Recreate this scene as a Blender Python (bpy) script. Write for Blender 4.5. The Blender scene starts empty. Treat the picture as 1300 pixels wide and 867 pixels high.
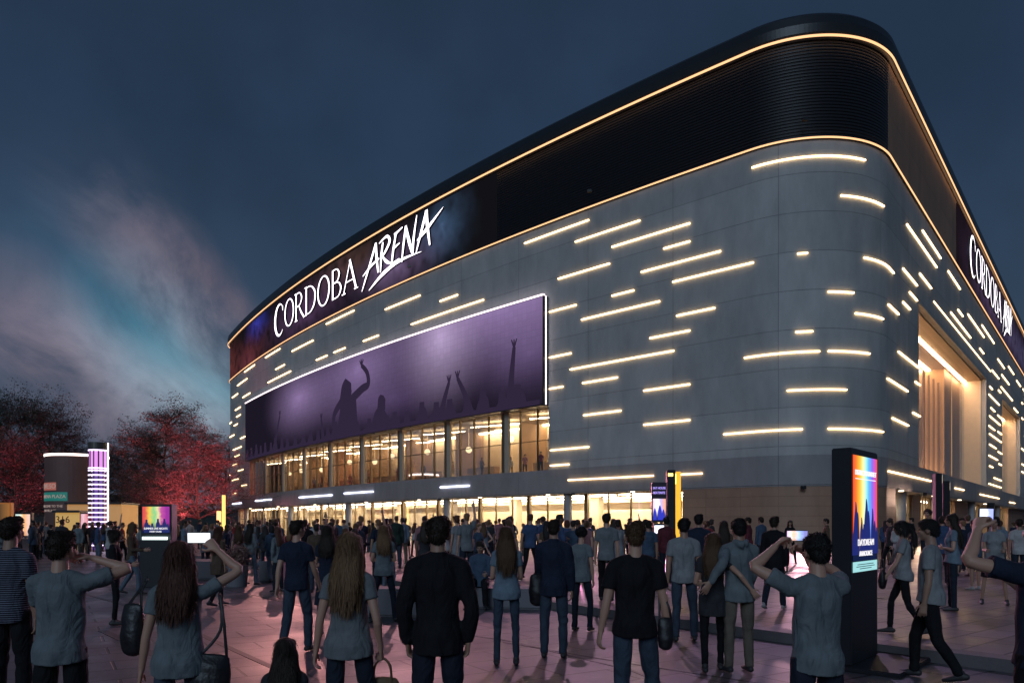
import bpy, bmesh, math, random
import numpy as np
from mathutils import Vector, Matrix, Quaternion
rad = math.radians
random.seed(7)
sc = bpy.context.scene
col = sc.collection
# ------------------------------------------------------------------ camera, world, sun, exposure
EYE = 1.68
cam = bpy.data.cameras.new('camera'); camo = bpy.data.objects.new('camera', cam); col.objects.link(camo)
camo.location = (0, 0, EYE); camo.rotation_euler = (rad(90), 0, 0)
cam.sensor_width = 36; cam.lens = 36 * 930 / 1300; cam.shift_y = (665 - 433.5) / 1300
cam.clip_start = 0.05; cam.clip_end = 5000
sc.camera = camo
sc.view_settings.view_transform = 'Standard'; sc.view_settings.look = 'None'
sc.view_settings.exposure = 0.0; sc.view_settings.gamma = 1
try: sc.view_settings.use_curve_mapping = False
except Exception: pass
sc.cycles.max_bounces = 6; sc.cycles.diffuse_bounces = 3; sc.cycles.glossy_bounces = 3
sc.cycles.transparent_max_bounces = 10; sc.cycles.sample_clamp_indirect = 4.0
sc.cycles.caustics_reflective = False; sc.cycles.caustics_refractive = False

def rot_to(v):            # euler pointing local -Z along v
    return Vector(v).to_track_quat('-Z', 'Y').to_euler()

world = bpy.data.worlds.new("World"); sc.world = world; world.use_nodes = True
nt = world.node_tree; nt.nodes.clear()
def N(t, typ, **kw):
    n = t.nodes.new(typ)
    for k, v in kw.items(): setattr(n, k, v)
    return n
def setup_world():
    L = nt.links.new
    out = N(nt, 'ShaderNodeOutputWorld'); bg = N(nt, 'ShaderNodeBackground'); L(bg.outputs[0], out.inputs[0])
    bg.inputs[1].default_value = 1.0
    tc = N(nt, 'ShaderNodeTexCoord'); D = tc.outputs['Generated']
    sky = N(nt, 'ShaderNodeTexSky'); sky.sky_type = 'NISHITA'; sky.sun_disc = False
    sky.sun_elevation = rad(-4); sky.sun_rotation = rad(215)
    sep = N(nt, 'ShaderNodeSeparateXYZ'); L(D, sep.inputs[0])
    cr = N(nt, 'ShaderNodeValToRGB'); L(sep.outputs[2], cr.inputs[0])
    e = cr.color_ramp.elements
    e[0].position = 0.0; e[0].color = (0.066, 0.080, 0.120, 1)
    e[1].position = 1.0; e[1].color = (0.016, 0.027, 0.052, 1)
    for p, c in ((.10, (.056, .077, .118, 1)), (.25, (.034, .062, .108, 1)), (.45, (.020, .041, .080, 1))):
        x = e.new(p); x.color = c
    def mix(a, b, fac=None, mode='ADD', f=1.0):
        m = N(nt, 'ShaderNodeMix', data_type='RGBA', blend_type=mode)
        m.inputs[0].default_value = f
        if fac is not None: L(fac, m.inputs[0])
        L(a, m.inputs[6])
        if isinstance(b, tuple): m.inputs[7].default_value = b
        else: L(b, m.inputs[7])
        return m.outputs[2]
    cur = mix(cr.outputs[0], sky.outputs[0], f=0.05)
    # wisps of coloured cloud drifting up and to the left (streaky noise in sky direction space)
    mr_ = N(nt, 'ShaderNodeMapping'); L(D, mr_.inputs[0]); mr_.inputs['Rotation'].default_value = (0, rad(-46), 0)
    mp = N(nt, 'ShaderNodeMapping'); L(mr_.outputs[0], mp.inputs[0]); mp.inputs['Scale'].default_value = (2.2, 2.6, 4.2)
    n1 = N(nt, 'ShaderNodeTexNoise'); L(mp.outputs[0], n1.inputs[0]); n1.inputs['Scale'].default_value = 2.0
    n1.inputs['Detail'].default_value = 9; n1.inputs['Roughness'].default_value = .62; n1.inputs['Distortion'].default_value = .5
    def math_(op, a, b=None, clamp=False):
        m = N(nt, 'ShaderNodeMath', operation=op); m.use_clamp = clamp
        for i, v in enumerate((a, b)):
            if v is None: continue
            if isinstance(v, (int, float)): m.inputs[i].default_value = v
            else: L(v, m.inputs[i])
        return m.outputs[0]
    def maprange(v, a, b, c=0, d=1):
        m = N(nt, 'ShaderNodeMapRange', interpolation_type='SMOOTHSTEP'); L(v, m.inputs[0])
        for i, q in enumerate((a, b, c, d)): m.inputs[i + 1].default_value = q
        return m.outputs[0]
    wisp = maprange(n1.outputs[0], .34, .70, .08, 1.15)
    def blob(dx, dz, w, colr, k):
        nonlocal cur
        v = Vector((dx, 1, dz)).normalized()
        dp = N(nt, 'ShaderNodeVectorMath', operation='DOT_PRODUCT'); L(D, dp.inputs[0]); dp.inputs[1].default_value = v
        m = maprange(dp.outputs['Value'], math.cos(rad(w)), 1.0)
        f = math_('MULTIPLY', math_('MULTIPLY', m, wisp), k * .37)
        cur = mix(cur, colr, fac=f)
    P = lambda px, py: ((px - 650) / 930, (665 - py) / 930)
    TE = (.07, .30, .38, 1); PB = (.38, .21, .20, 1)
    for px, py, w, c, k in (
        (215, 462, 6.5, TE, .55), (250, 510, 6, (.18, .34, .40, 1), .60), (165, 405, 6, TE, .34), (120, 345, 8, (.05, .16, .25, 1), .35), (265, 545, 5, (.25, .38, .42, 1), .6),
        (120, 240, 4.5, PB, .12), (165, 290, 4.5, PB, .28), (205, 335, 4.3, PB, .42), (245, 380, 4.2, PB, .52), (285, 425, 4, PB, .55),
        (10, 400, 5.5, PB, .36), (60, 440, 5, PB, .42), (110, 480, 4.8, PB, .45), (160, 510, 5.5, PB, .48), (215, 545, 5, PB, .50), (265, 585, 5, PB, .45), (40, 540, 9, (.10, .15, .24, 1), .35)):
        dx, dz = P(px, py); blob(dx, dz, w, c, k)
    # broad faint mottling of the dusk sky
    n2 = N(nt, 'ShaderNodeTexNoise'); L(D, n2.inputs[0]); n2.inputs['Scale'].default_value = 3.2; n2.inputs['Detail'].default_value = 5
    f2 = maprange(n2.outputs[0], .3, .7, .80, 1.12)
    mm = N(nt, 'ShaderNodeVectorMath', operation='SCALE'); L(cur, mm.inputs[0]); L(f2, mm.inputs['Scale'])
    L(mm.outputs[0], bg.inputs[0])
setup_world()

sun = bpy.data.lights.new('sun', 'SUN'); suno = bpy.data.objects.new('twilight_glow', sun); col.objects.link(suno)
sun.energy = 0.80; sun.angle = rad(28); sun.color = (.60, .79, 1.0)
suno.rotation_euler = rot_to((.27, .86, -.42))

# ------------------------------------------------------------------ material helpers
MATS = {}
def mat(name, base=(.5, .5, .5), rough=.6, metal=0.0, emit=None, es=0.0, noise=None, bump=None, spec=.5, cb=None):
    """noise=(scale, amount) mottles the colour; bump=(scale, strength)"""
    if name in MATS: return MATS[name]
    m = bpy.data.materials.new(name); m.use_nodes = True; t = m.node_tree; L = t.links.new
    b = t.nodes['Principled BSDF']
    b.inputs['Base Color'].default_value = (*base, 1); b.inputs['Roughness'].default_value = rough
    b.inputs['Metallic'].default_value = metal; b.inputs['Specular IOR Level'].default_value = spec
    if emit: b.inputs['Emission Color'].default_value = (*emit, 1); b.inputs['Emission Strength'].default_value = es
    tc = N(t, 'ShaderNodeTexCoord')
    if noise:
        n = N(t, 'ShaderNodeTexNoise'); n.inputs['Scale'].default_value = noise[0]; n.inputs['Detail'].default_value = 5
        L(tc.outputs['Object'], n.inputs[0])
        mx = N(t, 'ShaderNodeMix', data_type='RGBA'); L(n.outputs[0], mx.inputs[0])
        k = noise[1]
        mx.inputs[6].default_value = (*[c * (1 - k) for c in base], 1); mx.inputs[7].default_value = (*[min(1, c * (1 + k)) for c in base], 1)
        L(mx.outputs[2], b.inputs['Base Color'])
    if bump:
        n = N(t, 'ShaderNodeTexNoise'); n.inputs['Scale'].default_value = bump[0]; n.inputs['Detail'].default_value = 6
        L(tc.outputs['Object'], n.inputs[0])
        bp = N(t, 'ShaderNodeBump'); bp.inputs['Strength'].default_value = bump[1]; bp.inputs['Distance'].default_value = .02
        L(n.outputs[0], bp.inputs['Height']); L(bp.outputs[0], b.inputs['Normal'])
    if cb: cb(m, t, b, tc)
    MATS[name] = m
    return m
def emis(name, c, s): return mat(name, (.02, .02, .02), .5, emit=c, es=s)

def obj(name, bm, m=None, parent=None, smooth=False):
    me = bpy.data.meshes.new(name); bm.to_mesh(me); bm.free()
    if m is not None:
        for q in (m if isinstance(m, (list, tuple)) else [m]): me.materials.append(q)
    if smooth:
        for p in me.polygons: p.use_smooth = True
    o = bpy.data.objects.new(name, me); col.objects.link(o)
    if parent is not None: o.parent = parent
    return o
def tag(o, label=None, cat=None, group=None, kind=None):
    if label: o['label'] = label
    if cat: o['category'] = cat
    if group: o['group'] = group
    if kind: o['kind'] = kind
    return o
def empty(name, loc=(0, 0, 0), rz=0):
    o = bpy.data.objects.new(name, None); col.objects.link(o); o.location = loc; o.rotation_euler = (0, 0, rz)
    o.empty_display_size = .3
    return o
def bx(bm, x0, x1, y0, y1, z0, z1, bev=0, mi=0):
    vs = [bm.verts.new((x, y, z)) for z in (z0, z1) for y in (y0, y1) for x in (x0, x1)]
    fs = [bm.faces.new([vs[i] for i in f]) for f in ((0, 2, 3, 1), (4, 5, 7, 6), (0, 1, 5, 4), (2, 6, 7, 3), (0, 4, 6, 2), (1, 3, 7, 5))]
    for f in fs: f.material_index = mi
    if bev:
        es = {e for f in fs for e in f.edges}
        bmesh.ops.bevel(bm, geom=list(es), offset=bev, segments=2, affect='EDGES')
    return fs
def BM(): return bmesh.new()
def cyl(bm, x, y, z0, z1, r, r2=None, n=24, cap=True):
    r2 = r if r2 is None else r2
    a = [bm.verts.new((x + r * math.cos(2 * math.pi * i / n), y + r * math.sin(2 * math.pi * i / n), z0)) for i in range(n)]
    b = [bm.verts.new((x + r2 * math.cos(2 * math.pi * i / n), y + r2 * math.sin(2 * math.pi * i / n), z1)) for i in range(n)]
    for i in range(n): bm.faces.new((a[i], a[(i + 1) % n], b[(i + 1) % n], b[i]))
    if cap: bm.faces.new(a[::-1]); bm.faces.new(b)

# ------------------------------------------------------------------ arena plan curve
CR = 6.47; CC = (19.35, 51.47)
TL = (15.24, 46.475)
def build_plan():
    pts = []
    x, y = TL; ds = .25; s = 0; a = rad(40.48); left = [(0, x, y, -math.sin(a), -math.cos(a))]
    while s > -97:
        t = -s + ds / 2; a = rad(40.48 + .2295 * t - .0004007 * t * t)
        x -= math.cos(a) * ds; y += math.sin(a) * ds; s -= ds
        left.append((s, x, y, -math.sin(a), -math.cos(a)))
    R = 7.5
    while a < rad(58 + 112):
        a += ds / R; x -= math.cos(a) * ds; y += math.sin(a) * ds; s -= ds
        left.append((s, x, y, -math.sin(a), -math.cos(a)))
    pts = left[::-1]
    A0 = math.atan2(-.772, -.635); A1 = math.atan2(-.635, .772); n = 60
    for i in range(1, n + 1):
        a = A0 + (A1 - A0) * i / n
        pts.append((CR * (A1 - A0) * i / n, CC[0] + CR * math.cos(a), CC[1] + CR * math.sin(a), math.cos(a), math.sin(a)))
    s0 = pts[-1][0]; ex, ey = pts[-1][1], pts[-1][2]
    for i in range(1, 120): pts.append((s0 + i, ex + .635 * i, ey + .772 * i, .772, -.635))
    return np.array(pts)
PLAN = build_plan(); SMIN = PLAN[0, 0]; SMAX = PLAN[-1, 0]; SC = 10.163
def P(s, o=0.0, z=0.0):
    v = [np.interp(s, PLAN[:, 0], PLAN[:, k]) for k in range(1, 5)]
    return Vector((v[0] + v[2] * o, v[1] + v[3] * o, z))
def sdiv(s0, s1):
    out = [s0]; s = s0
    while s < s1 - 1e-6:
        st = .25 if (-.5 < s < SC + .3 or s < -97) else (1.5 if s < 0 else 6)
        s = min(s + st, s1)
        if s0 < -0.01 and out[-1] < 0 < s: s = 0.0 if s1 > 0 else s
        out.append(s)
    if len(out) > 2 and out[-1] - out[-2] < .01: out.pop(-2)
    return out
def sweep(bm, prof, s0, s1, closed=True, mi=0, caps=True, smooth=True):
    """prof: list of (offset, z); swept along the facade; UV = (s, z)"""
    uv = bm.loops.layers.uv.verify()
    ss = sdiv(s0, s1); rings = []
    for s in ss: rings.append([bm.verts.new(P(s, o, z)) for o, z in prof])
    n = len(prof)
    for i in range(len(ss) - 1):
        for j in range(n if closed else n - 1):
            k = (j + 1) % n
            f = bm.faces.new((rings[i][j], rings[i + 1][j], rings[i + 1][k], rings[i][k])); f.material_index = mi
            for l, (sv, pz) in zip(f.loops, ((ss[i], prof[j]), (ss[i + 1], prof[j]), (ss[i + 1], prof[k]), (ss[i], prof[k]))):
                l[uv].uv = (sv, pz[1])
    if closed and caps:
        bm.faces.new(rings[0][::-1]).material_index = mi; bm.faces.new(rings[-1]).material_index = mi
def wall(bm, s0, s1, z0, z1, o0=-.5, o1=0.0, mi=0):
    sweep(bm, [(o1, z1), (o1, z0), (o0, z0), (o0, z1)], s0, s1, mi=mi)
def fin(bm): bmesh.ops.recalc_face_normals(bm, faces=bm.faces[:]); return bm

# ------------------------------------------------------------------ arena materials
def uvgrid_cb(dark=.60, ds=7.2, dz=2.4, z0=4.1, w=.022, panel_var=.075):
    def cb(m, t, b, tc):
        L = t.links.new
        uv = N(t, 'ShaderNodeUVMap'); mp = N(t, 'ShaderNodeMapping'); L(uv.outputs[0], mp.inputs[0])
        mp.inputs['Location'].default_value = (200, -z0 + 24, 0)
        br = N(t, 'ShaderNodeTexBrick'); L(mp.outputs[0], br.inputs[0]); br.offset = 0; br.squash = 1
        br.inputs['Scale'].default_value = 1; br.inputs['Mortar Size'].default_value = w; br.inputs['Mortar Smooth'].default_value = .3
        br.inputs['Brick Width'].default_value = ds; br.inputs['Row Height'].default_value = dz
        base = b.inputs['Base Color'].default_value[:3]
        br.inputs['Color1'].default_value = (*[c * (1 - panel_var) for c in base], 1)
        br.inputs['Color2'].default_value = (*[c * (1 + panel_var) for c in base], 1)
        br.inputs['Mortar'].default_value = (*[c * dark for c in base], 1)
        n = N(t, 'ShaderNodeTexNoise'); n.inputs['Scale'].default_value = .9; n.inputs['Detail'].default_value = 8; n.inputs['Roughness'].default_value = .65
        mp2 = N(t, 'ShaderNodeMapping'); L(tc.outputs['Object'], mp2.inputs[0]); mp2.inputs['Scale'].default_value = (1, 1, .35); L(mp2.outputs[0], n.inputs[0])
        mr = N(t, 'ShaderNodeMapRange'); L(n.outputs[0], mr.inputs[0]); mr.inputs[1].default_value = .3; mr.inputs[2].default_value = .7
        mr.inputs[3].default_value = .82; mr.inputs[4].default_value = 1.10
        vm = N(t, 'ShaderNodeVectorMath', operation='SCALE'); L(br.outputs[0], vm.inputs[0]); L(mr.outputs[0], vm.inputs['Scale'])
        L(vm.outputs[0], b.inputs['Base Color'])
        bp = N(t, 'ShaderNodeBump'); bp.invert = True; bp.inputs['Strength'].default_value = .6; bp.inputs['Distance'].default_value = .03
        L(br.outputs['Fac'], bp.inputs['Height'])
        n2 = N(t, 'ShaderNodeTexNoise'); n2.inputs['Scale'].default_value = 6; n2.inputs['Detail'].default_value = 8; L(tc.outputs['Object'], n2.inputs[0])
        bp2 = N(t, 'ShaderNodeBump'); bp2.inputs['Strength'].default_value = .25; bp2.inputs['Distance'].default_value = .02
        L(n2.outputs[0], bp2.inputs['Height']); L(bp.outputs[0], bp2.inputs['Normal']); L(bp2.outputs[0], b.inputs['Normal'])
    return cb
M_wall = mat('facade_panel', (.40, .40, .39), .62, cb=uvgrid_cb())
M_band = mat('concrete_band', (.30, .28, .275), .6, cb=uvgrid_cb(ds=7.2, dz=8, panel_var=.03))
M_tan = mat('tan_cladding', (.36, .21, .135), .55, cb=uvgrid_cb(ds=2.4, dz=.62, z0=.14, w=.012, dark=.8, panel_var=.06))
M_black = mat('black_rib', (.012, .012, .014), .38, noise=(3, .3))
M_cap = mat('roof_cap', (.02, .022, .026), .35, noise=(2, .2))
M_roof = mat('roof_membrane', (.05, .05, .055), .8, noise=(1, .2))
WARM = (1.0, .70, .36)
M_led = emis('warm_led', (1.0, .67, .34), 6.0)
M_led2 = emis('warm_led_line', (1.0, .53, .25), 1.55)
M_ledw = emis('white_led', (1.0, .80, .86), 2.6)
M_ledb = emis('cool_led', (.70, .76, 1.0), 6)
M_sign = emis('sign_white', (1, .93, 1), 3.2)
M_signside = mat('sign_return', (.06, .05, .07), .4)
M_bronze = mat('bronze_mullion', (.22, .16, .10), .38, metal=.6)
M_dark = mat('dark_metal', (.02, .02, .022), .4, metal=.3)
M_beige = mat('lobby_wall', (.64, .52, .36), .6, noise=(.6, .10), bump=(3, .1))
M_floorin = mat('lobby_floor', (.30, .24, .18), .25, noise=(1.2, .15))
M_ceil = mat('lobby_ceiling', (.60, .50, .36), .7, noise=(1, .08))
M_gold = mat('gold_louvre', (.55, .44, .32), .42, metal=.2, noise=(2, .12))
M_lobbylight = emis('lobby_light', (1, .84, .62), 40)
M_gallight = emis('gallery_light', (1, .74, .45), 30)
M_globe = emis('pendant_globe', (1, .74, .42), 3.5)
def glass(name, tint, refl=.10, hi=.60):
    m = bpy.data.materials.new(name); m.use_nodes = True; t = m.node_tree; t.nodes.clear(); L = t.links.new
    o = N(t, 'ShaderNodeOutputMaterial'); mx = N(t, 'ShaderNodeMixShader'); L(mx.outputs[0], o.inputs[0])
    tr = N(t, 'ShaderNodeBsdfTransparent'); tr.inputs[0].default_value = (*tint, 1)
    gl = N(t, 'ShaderNodeBsdfGlossy'); gl.inputs['Roughness'].default_value = .03; gl.inputs[0].default_value = (.9, .9, .9, 1)
    lw = N(t, 'ShaderNodeLayerWeight'); lw.inputs[0].default_value = .25
    mr = N(t, 'ShaderNodeMapRange'); L(lw.outputs['Fresnel'], mr.inputs[0]); mr.inputs[3].default_value = refl; mr.inputs[4].default_value = hi
    L(mr.outputs[0], mx.inputs[0]); L(tr.outputs[0], mx.inputs[1]); L(gl.outputs[0], mx.inputs[2])
    return m
M_glass = glass('window_glass', (.93, .93, .90)); M_glass2 = glass('tinted_glass', (.82, .80, .78), .10, .45)

# ------------------------------------------------------------------ the arena
arena = empty('arena', P(0, 0, 0)); bpy.context.view_layer.update()
tag(arena, 'huge curved concrete and glass arena with glowing light bars, video screen and black roof band', 'arena')
AP = arena
_aw = arena.location.copy()
def part(name, bm, m, parent=None, smooth=False):
    p = parent if parent is not None else AP
    base = p
    off = Vector((0, 0, 0))
    q = p
    while q is not None: off += q.location; q = q.parent
    o = obj(name, bm, m, p, smooth); o.location = -off
    # make nested children straightforward: store world origin at zero offset
    return o

GL0, GL1 = -83.4, -16.7     # upper gallery
W = [(19.6, 56.9), (72.0, 95.6)]
b = BM()
for s0, s1, z0, z1 in ((SMIN, GL0, 5.95, 25.3), (GL0, GL1, 10.95, 25.3), (GL1, 19.6, 5.95, 25.3), (19.6, 56.9, 18.2, 25.3),
                       (56.9, 72.0, 5.95, 25.3), (72.0, 95.6, 18.0, 25.3), (95.6, SMAX, 5.95, 25.3)):
    wall(b, s0, s1, z0, z1)
part('facade_wall', fin(b), M_wall)
b = BM(); wall(b, SMIN, SMAX, 4.10, 5.947, -.5, .004)
part('lower_band', fin(b), M_band)
# soffit of the overhang
b = BM(); wall(b, SMIN, 0, 4.02, 4.097, -2.6, -.02); wall(b, 0, SC, 4.02, 4.097, -.4, -.02); wall(b, SC, SMAX, 4.02, 4.097, -2.6, -.02)
part('soffit', fin(b), M_band)
# roof: black ribbed fascia, cap, membrane
def rib_prof():
    pr = []; z = 25.45; n = 30; h = (31.35 - z) / n
    for i in range(n):
        pr += [(-.02, z + i * h), (.035, z + i * h + h * .15), (.05, z + i * h + h * .5), (.035, z + i * h + h * .85)]
    pr.append((-.02, 31.35))
    return pr
b = BM(); sweep(b, rib_prof() + [(-.6, 31.35), (-.6, 25.45)], -22.5, 9.9)
part('ribbed_fascia', fin(b), M_black)
b = BM(); wall(b, 9.92, SMAX, 25.45, 31.35, -.5, .05); part('brown_glow_fascia', fin(b), mat('brown_glow_panel', (.36, .20, .11), .5, metal=.15, cb=uvgrid_cb(ds=6, dz=12, panel_var=.08, w=.02)))  # brown panels; warm glow of the light line put into their colour
b = BM(); wall(b, SMIN, SMAX, 25.302, 25.448, -.5, .12)
part('ledge', fin(b), M_cap)
b = BM(); sweep(b, [(.10, 31.352), (.34, 31.70), (.42, 32.2), (.30, 32.75), (0, 33.05), (-.8, 33.25), (-3.5, 33.3), (-3.5, 31.352)], SMIN, SMAX)
part('roof_cap', fin(b), M_cap)
b = BM()
ring = [b.verts.new(P(s, -3.4, 33.1)) for s in sdiv(SMIN, SMAX)]
ring += [b.verts.new((70, 215, 33.1)), b.verts.new((-40, 190, 33.1))]
b.faces.new(ring)
part('roof_deck', fin(b), M_roof)
b = BM()   # back walls
pA, pB = P(SMIN), P(SMAX)
for (x0, y0), (x1, y1) in (((pA.x, pA.y), (-40, 190)), ((-40, 190), (70, 215)), ((70, 215), (pB.x, pB.y))):
    v = [b.verts.new(q) for q in ((x0, y0, 0), (x1, y1, 0), (x1, y1, 33.1), (x0, y0, 33.1))]; b.faces.new(v)
part('rear_wall', fin(b), M_wall)
# continuous light lines
b = BM(); wall(b, SMIN, SMAX, 31.38, 31.50, .345, .41); part('roof_light_line', fin(b), M_led2)
b = BM(); wall(b, SMIN, SMAX, 25.31, 25.40, .122, .18); part('parapet_light_line', fin(b), M_led2)
b = BM(); wall(b, 25.3, 60.5, 19.56, 19.64, .01, .06); part('window_light_line', fin(b), M_led)
# ground floor
GS0, GS1 = -97, -4.9
b = BM(); wall(b, GS1, 12.4, .14, 4.02, -.6, -.06)
part('tan_wall', fin(b), M_tan)
for a, c in ((23.8, 27.0), (44, 52.5), (70, 76), (92, SMAX)): b = BM(); wall(b, a, c, .14, 4.02, -2.0, -1.2); part('tan_wall', fin(b), M_tan)
b = BM(); wall(b, SMIN, GS0, .14, 4.02, -1.9, -1.2); part('end_wall', fin(b), M_band)
def room(nm, s0, s1, z0, z1, o0, o1, mw, mf, mc):
    b = BM(); wall(b, s0, s1, z0, z1, o0 - .3, o0); part(nm + '_wall', fin(b), mw)
    b = BM(); wall(b, s0, s1, z0 - .06, z0, o0, o1); part(nm + '_floor', fin(b), mf)
    b = BM(); wall(b, s0, s1, z1, z1 + .06, o0, o1); part(nm + '_ceiling', fin(b), mc)
room('lobby', GS0, GS1, .20, 3.98, -9, -1.7, M_beige, M_floorin, M_ceil)
room('side_lobby', 12.4, 92, .20, 3.98, -6, -1.7, M_beige, M_floorin, M_ceil)
room('gallery', GL0, GL1, 5.96, 10.93, -8, -.52, M_beige, M_floorin, M_ceil)
# lobby pieces: bulkhead, counters, columns
b = BM(); wall(b, -90, -8, 2.9, 3.5, -7.6, -7.2); wall(b, -80, -60, .2, 1.3, -6.5, -5.6); wall(b, -50, -36, .2, 1.3, -6.5, -5.6); wall(b, -28, -16, .2, 1.3, -6.5, -5.6)
for s in np.arange(-92, -6, 9.5): wall(b, s, s + .9, .2, 3.97, -5, -4.3)
part('lobby_counter', fin(b), M_beige)
b = BM()
for s in np.arange(-95, -8, 3.2): wall(b, s, s + 2.2, 3.90, 3.95, -3.6, -2.6)
part('lobby_ceiling_light', fin(b), M_lobbylight); b = BM()
for s in np.arange(-95, -8, 3.2): wall(b, s, s + 2.6, 3.90, 3.95, -8.6, -8.0)
part('lobby_ceiling_light', fin(b), M_lobbylight)
b = BM()
for s in np.arange(13, 90, 4.5): wall(b, s, s + 2.6, 3.90, 3.95, -4.2, -3.2)
part('side_lobby_light', fin(b), M_lobbylight)
# lobby glazing
def glazing(s0, s1, z0, z1, o, step, majors, tr, name, mg=None, mm=None):
    g = BM(); sweep(g, [(o, z1), (o, z0)], s0, s1, closed=False)
    w = part(name, g, mg or M_glass)
    f = BM(); i = 0; s = s0
    while s < s1 + .01:
        wd, dp = (.16, .22) if i % majors == 0 else (.05, .10)
        wall(f, s - wd, s + wd, z0, z1, o - .05, o + dp); s += step; i += 1
    for z in tr: wall(f, s0, s1, z - .03, z + .03, o - .04, o + .07)
    q = part('frame', fin(f), mm or M_bronze, w)
    q.location = (0, 0, 0)
    return w
glazing(GS0, -52, .14, 4.02, -1.6, 1.95, 4, (2.5,), 'lobby_glazing')
glazing(-51, GS1, .14, 4.02, -1.6, 2.05, 3, (), 'lobby_glazing')
glazing(12.4, 23.8, .14, 4.02, -1.6, 1.25, 3, (2.5,), 'lobby_glazing')
glazing(27, 44, .14, 4.02, -1.6, 1.35, 4, (), 'lobby_glazing')
glazing(52.5, 70, .14, 4.02, -1.6, 1.35, 4, (), 'lobby_glazing')
glazing(76, 92, .14, 4.02, -1.6, 1.35, 4, (), 'lobby_glazing')
# plain columns carrying the overhang
for s in (-88, -66, -48.5, -30, -15.2, 16.5, 30, 50, 72):
    b = BM(); p = P(s, -.55); cyl(b, p.x, p.y, .1, 4.02, .33, n=20); part('column', b, M_band, smooth=True)
# gallery
glazing(GL0, GL1, 5.96, 10.93, -.30, 1.92, 4, (8.35,), 'gallery_window')
for s in np.arange(GL0 + 7.68, GL1 - 1, 7.68): b = BM(); wall(b, s + .22, s + .72, 5.96, 10.93, -.27, -.06); part('gallery_pier', fin(b), mat('pier', (.42, .35, .27), .6, noise=(1, .1)))
b = BM()
for s in np.arange(GL0 + 1, GL1 - 4, 7.7):
    for k, (a, c) in enumerate(((-2.2, 5), (-5.2, 2.4))):
        # slanting light bars under the gallery ceiling
        p0 = P(s, a, 10.55); p1 = P(s + c, a - 1.4, 10.55)
        d = (p1 - p0).normalized(); n = Vector((-d.y, d.x, 0)) * .07
        vs = [b.verts.new(q) for q in (p0 - n, p0 + n, p1 + n, p1 - n)]; b.faces.new(vs)
        vs2 = [b.verts.new(q + Vector((0, 0, .06))) for q in (p0 - n, p0 + n, p1 + n, p1 - n)]; b.faces.new(vs2)
        for i in range(4): b.faces.new((vs[i], vs[(i + 1) % 4], vs2[(i + 1) % 4], vs2[i]))
part('gallery_light_bar', fin(b), M_gallight)
b = BM(); wall(b, GL0 + .5, GL1 - .5, 10.80, 10.90, -7.7, -7.4); part('gallery_wall_light', fin(b), emis('gallery_wash', (1, .76, .50), 30))
random.seed(3)
for s in (-79, -73, -64, -57.5, -50, -44, -37.5, -31, -25, -20):
    b = BM(); p = P(s, -4.2 + random.uniform(-.8, .8)); zz = 9.0 + random.uniform(-.3, .5)
    bmesh.ops.create_uvsphere(b, u_segments=16, v_segments=10, radius=.30, matrix=Matrix.Translation((p.x, p.y, zz)))
    cyl(b, p.x, p.y, zz + .4, 10.9, .015, n=6); part('pendant_lamp', b, M_globe, smooth=True)
b = BM()   # gallery partitions and bar
for s in np.arange(GL0 + 3, GL1 - 2, 9.3):
    wall(b, s, s + .35, 5.96, 10.9, -7.9, -4.6); wall(b, s + 1.5, s + 5.6, 5.97, 7.15, -5.6, -4.9)
part('gallery_partition', fin(b), mat('partition', (.30, .19, .10), .6, noise=(1, .3)))
# right-hand windows : recessed gold-lined boxes with louvres
for (a, c), zt in zip(W, (18.2, 18.0)):
    b = BM()
    wall(b, a, a + .12, 5.95, zt, -4.5, -.5); wall(b, c - .12, c, 5.95, zt, -4.5, -.5)
    wall(b, a + .12, c - .12, zt - .12, zt, -4.5, -.5); wall(b, a + .12, c - .12, 5.95, 6.07, -4.5, -.5)
    wall(b, a, c, 5.95, zt, -4.8, -4.5)
    r_ = part('window_recess', fin(b), M_gold)
    f = BM(); s = a + .9
    while s < c - .5: wall(f, s, s + .10, 6.08, zt - 1.6, -3.2, -3.02); s += 2.6
    q = part('louvre', fin(f), mat('louvre_wood', (.17, .10, .06), .5, noise=(2, .2)), r_); q.location = (0, 0, 0)
    f = BM(); sweep(f, [(-1.2, zt - .13), (-1.2, 6.08)], a + .13, c - .13 - 7 * (c - a) / 37, closed=False)
    q = part('pane', f, M_glass2, r_); q.location = (0, 0, 0)
    f = BM(); wall(f, c - 10 * (c - a) / 37, c - .13, 6.08, zt - .135, -4.40, -2.6)
    q = part('side_reveal', fin(f), mat('reveal_bronze', (.46, .28, .13), .5, metal=.0, noise=(1, .2)), r_); q.location = (0, 0, 0)
    f = BM(); wall(f, a + .14, c - .14, zt - .2, zt - .13, -4.3, -3.9); wall(f, a + .14, c - .14, zt - .2, zt - .135, -2.3, -2.0); wall(f, a + .14, c - .14, 6.08, 6.16, -4.4, -4.1)
    g_ = BM(); wall(g_, c - 6.0, c - 5.92, 6.2, zt - .3, -2.55, -2.5); k_ = part('reveal_light', fin(g_), emis('reveal_line', (1, .55, .2), 1.0), r_); k_.location = (0, 0, 0)
    q = part('cove_light', fin(f), emis('cove', (1, .68, .42), 48), r_); q.location = (0, 0, 0)

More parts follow.
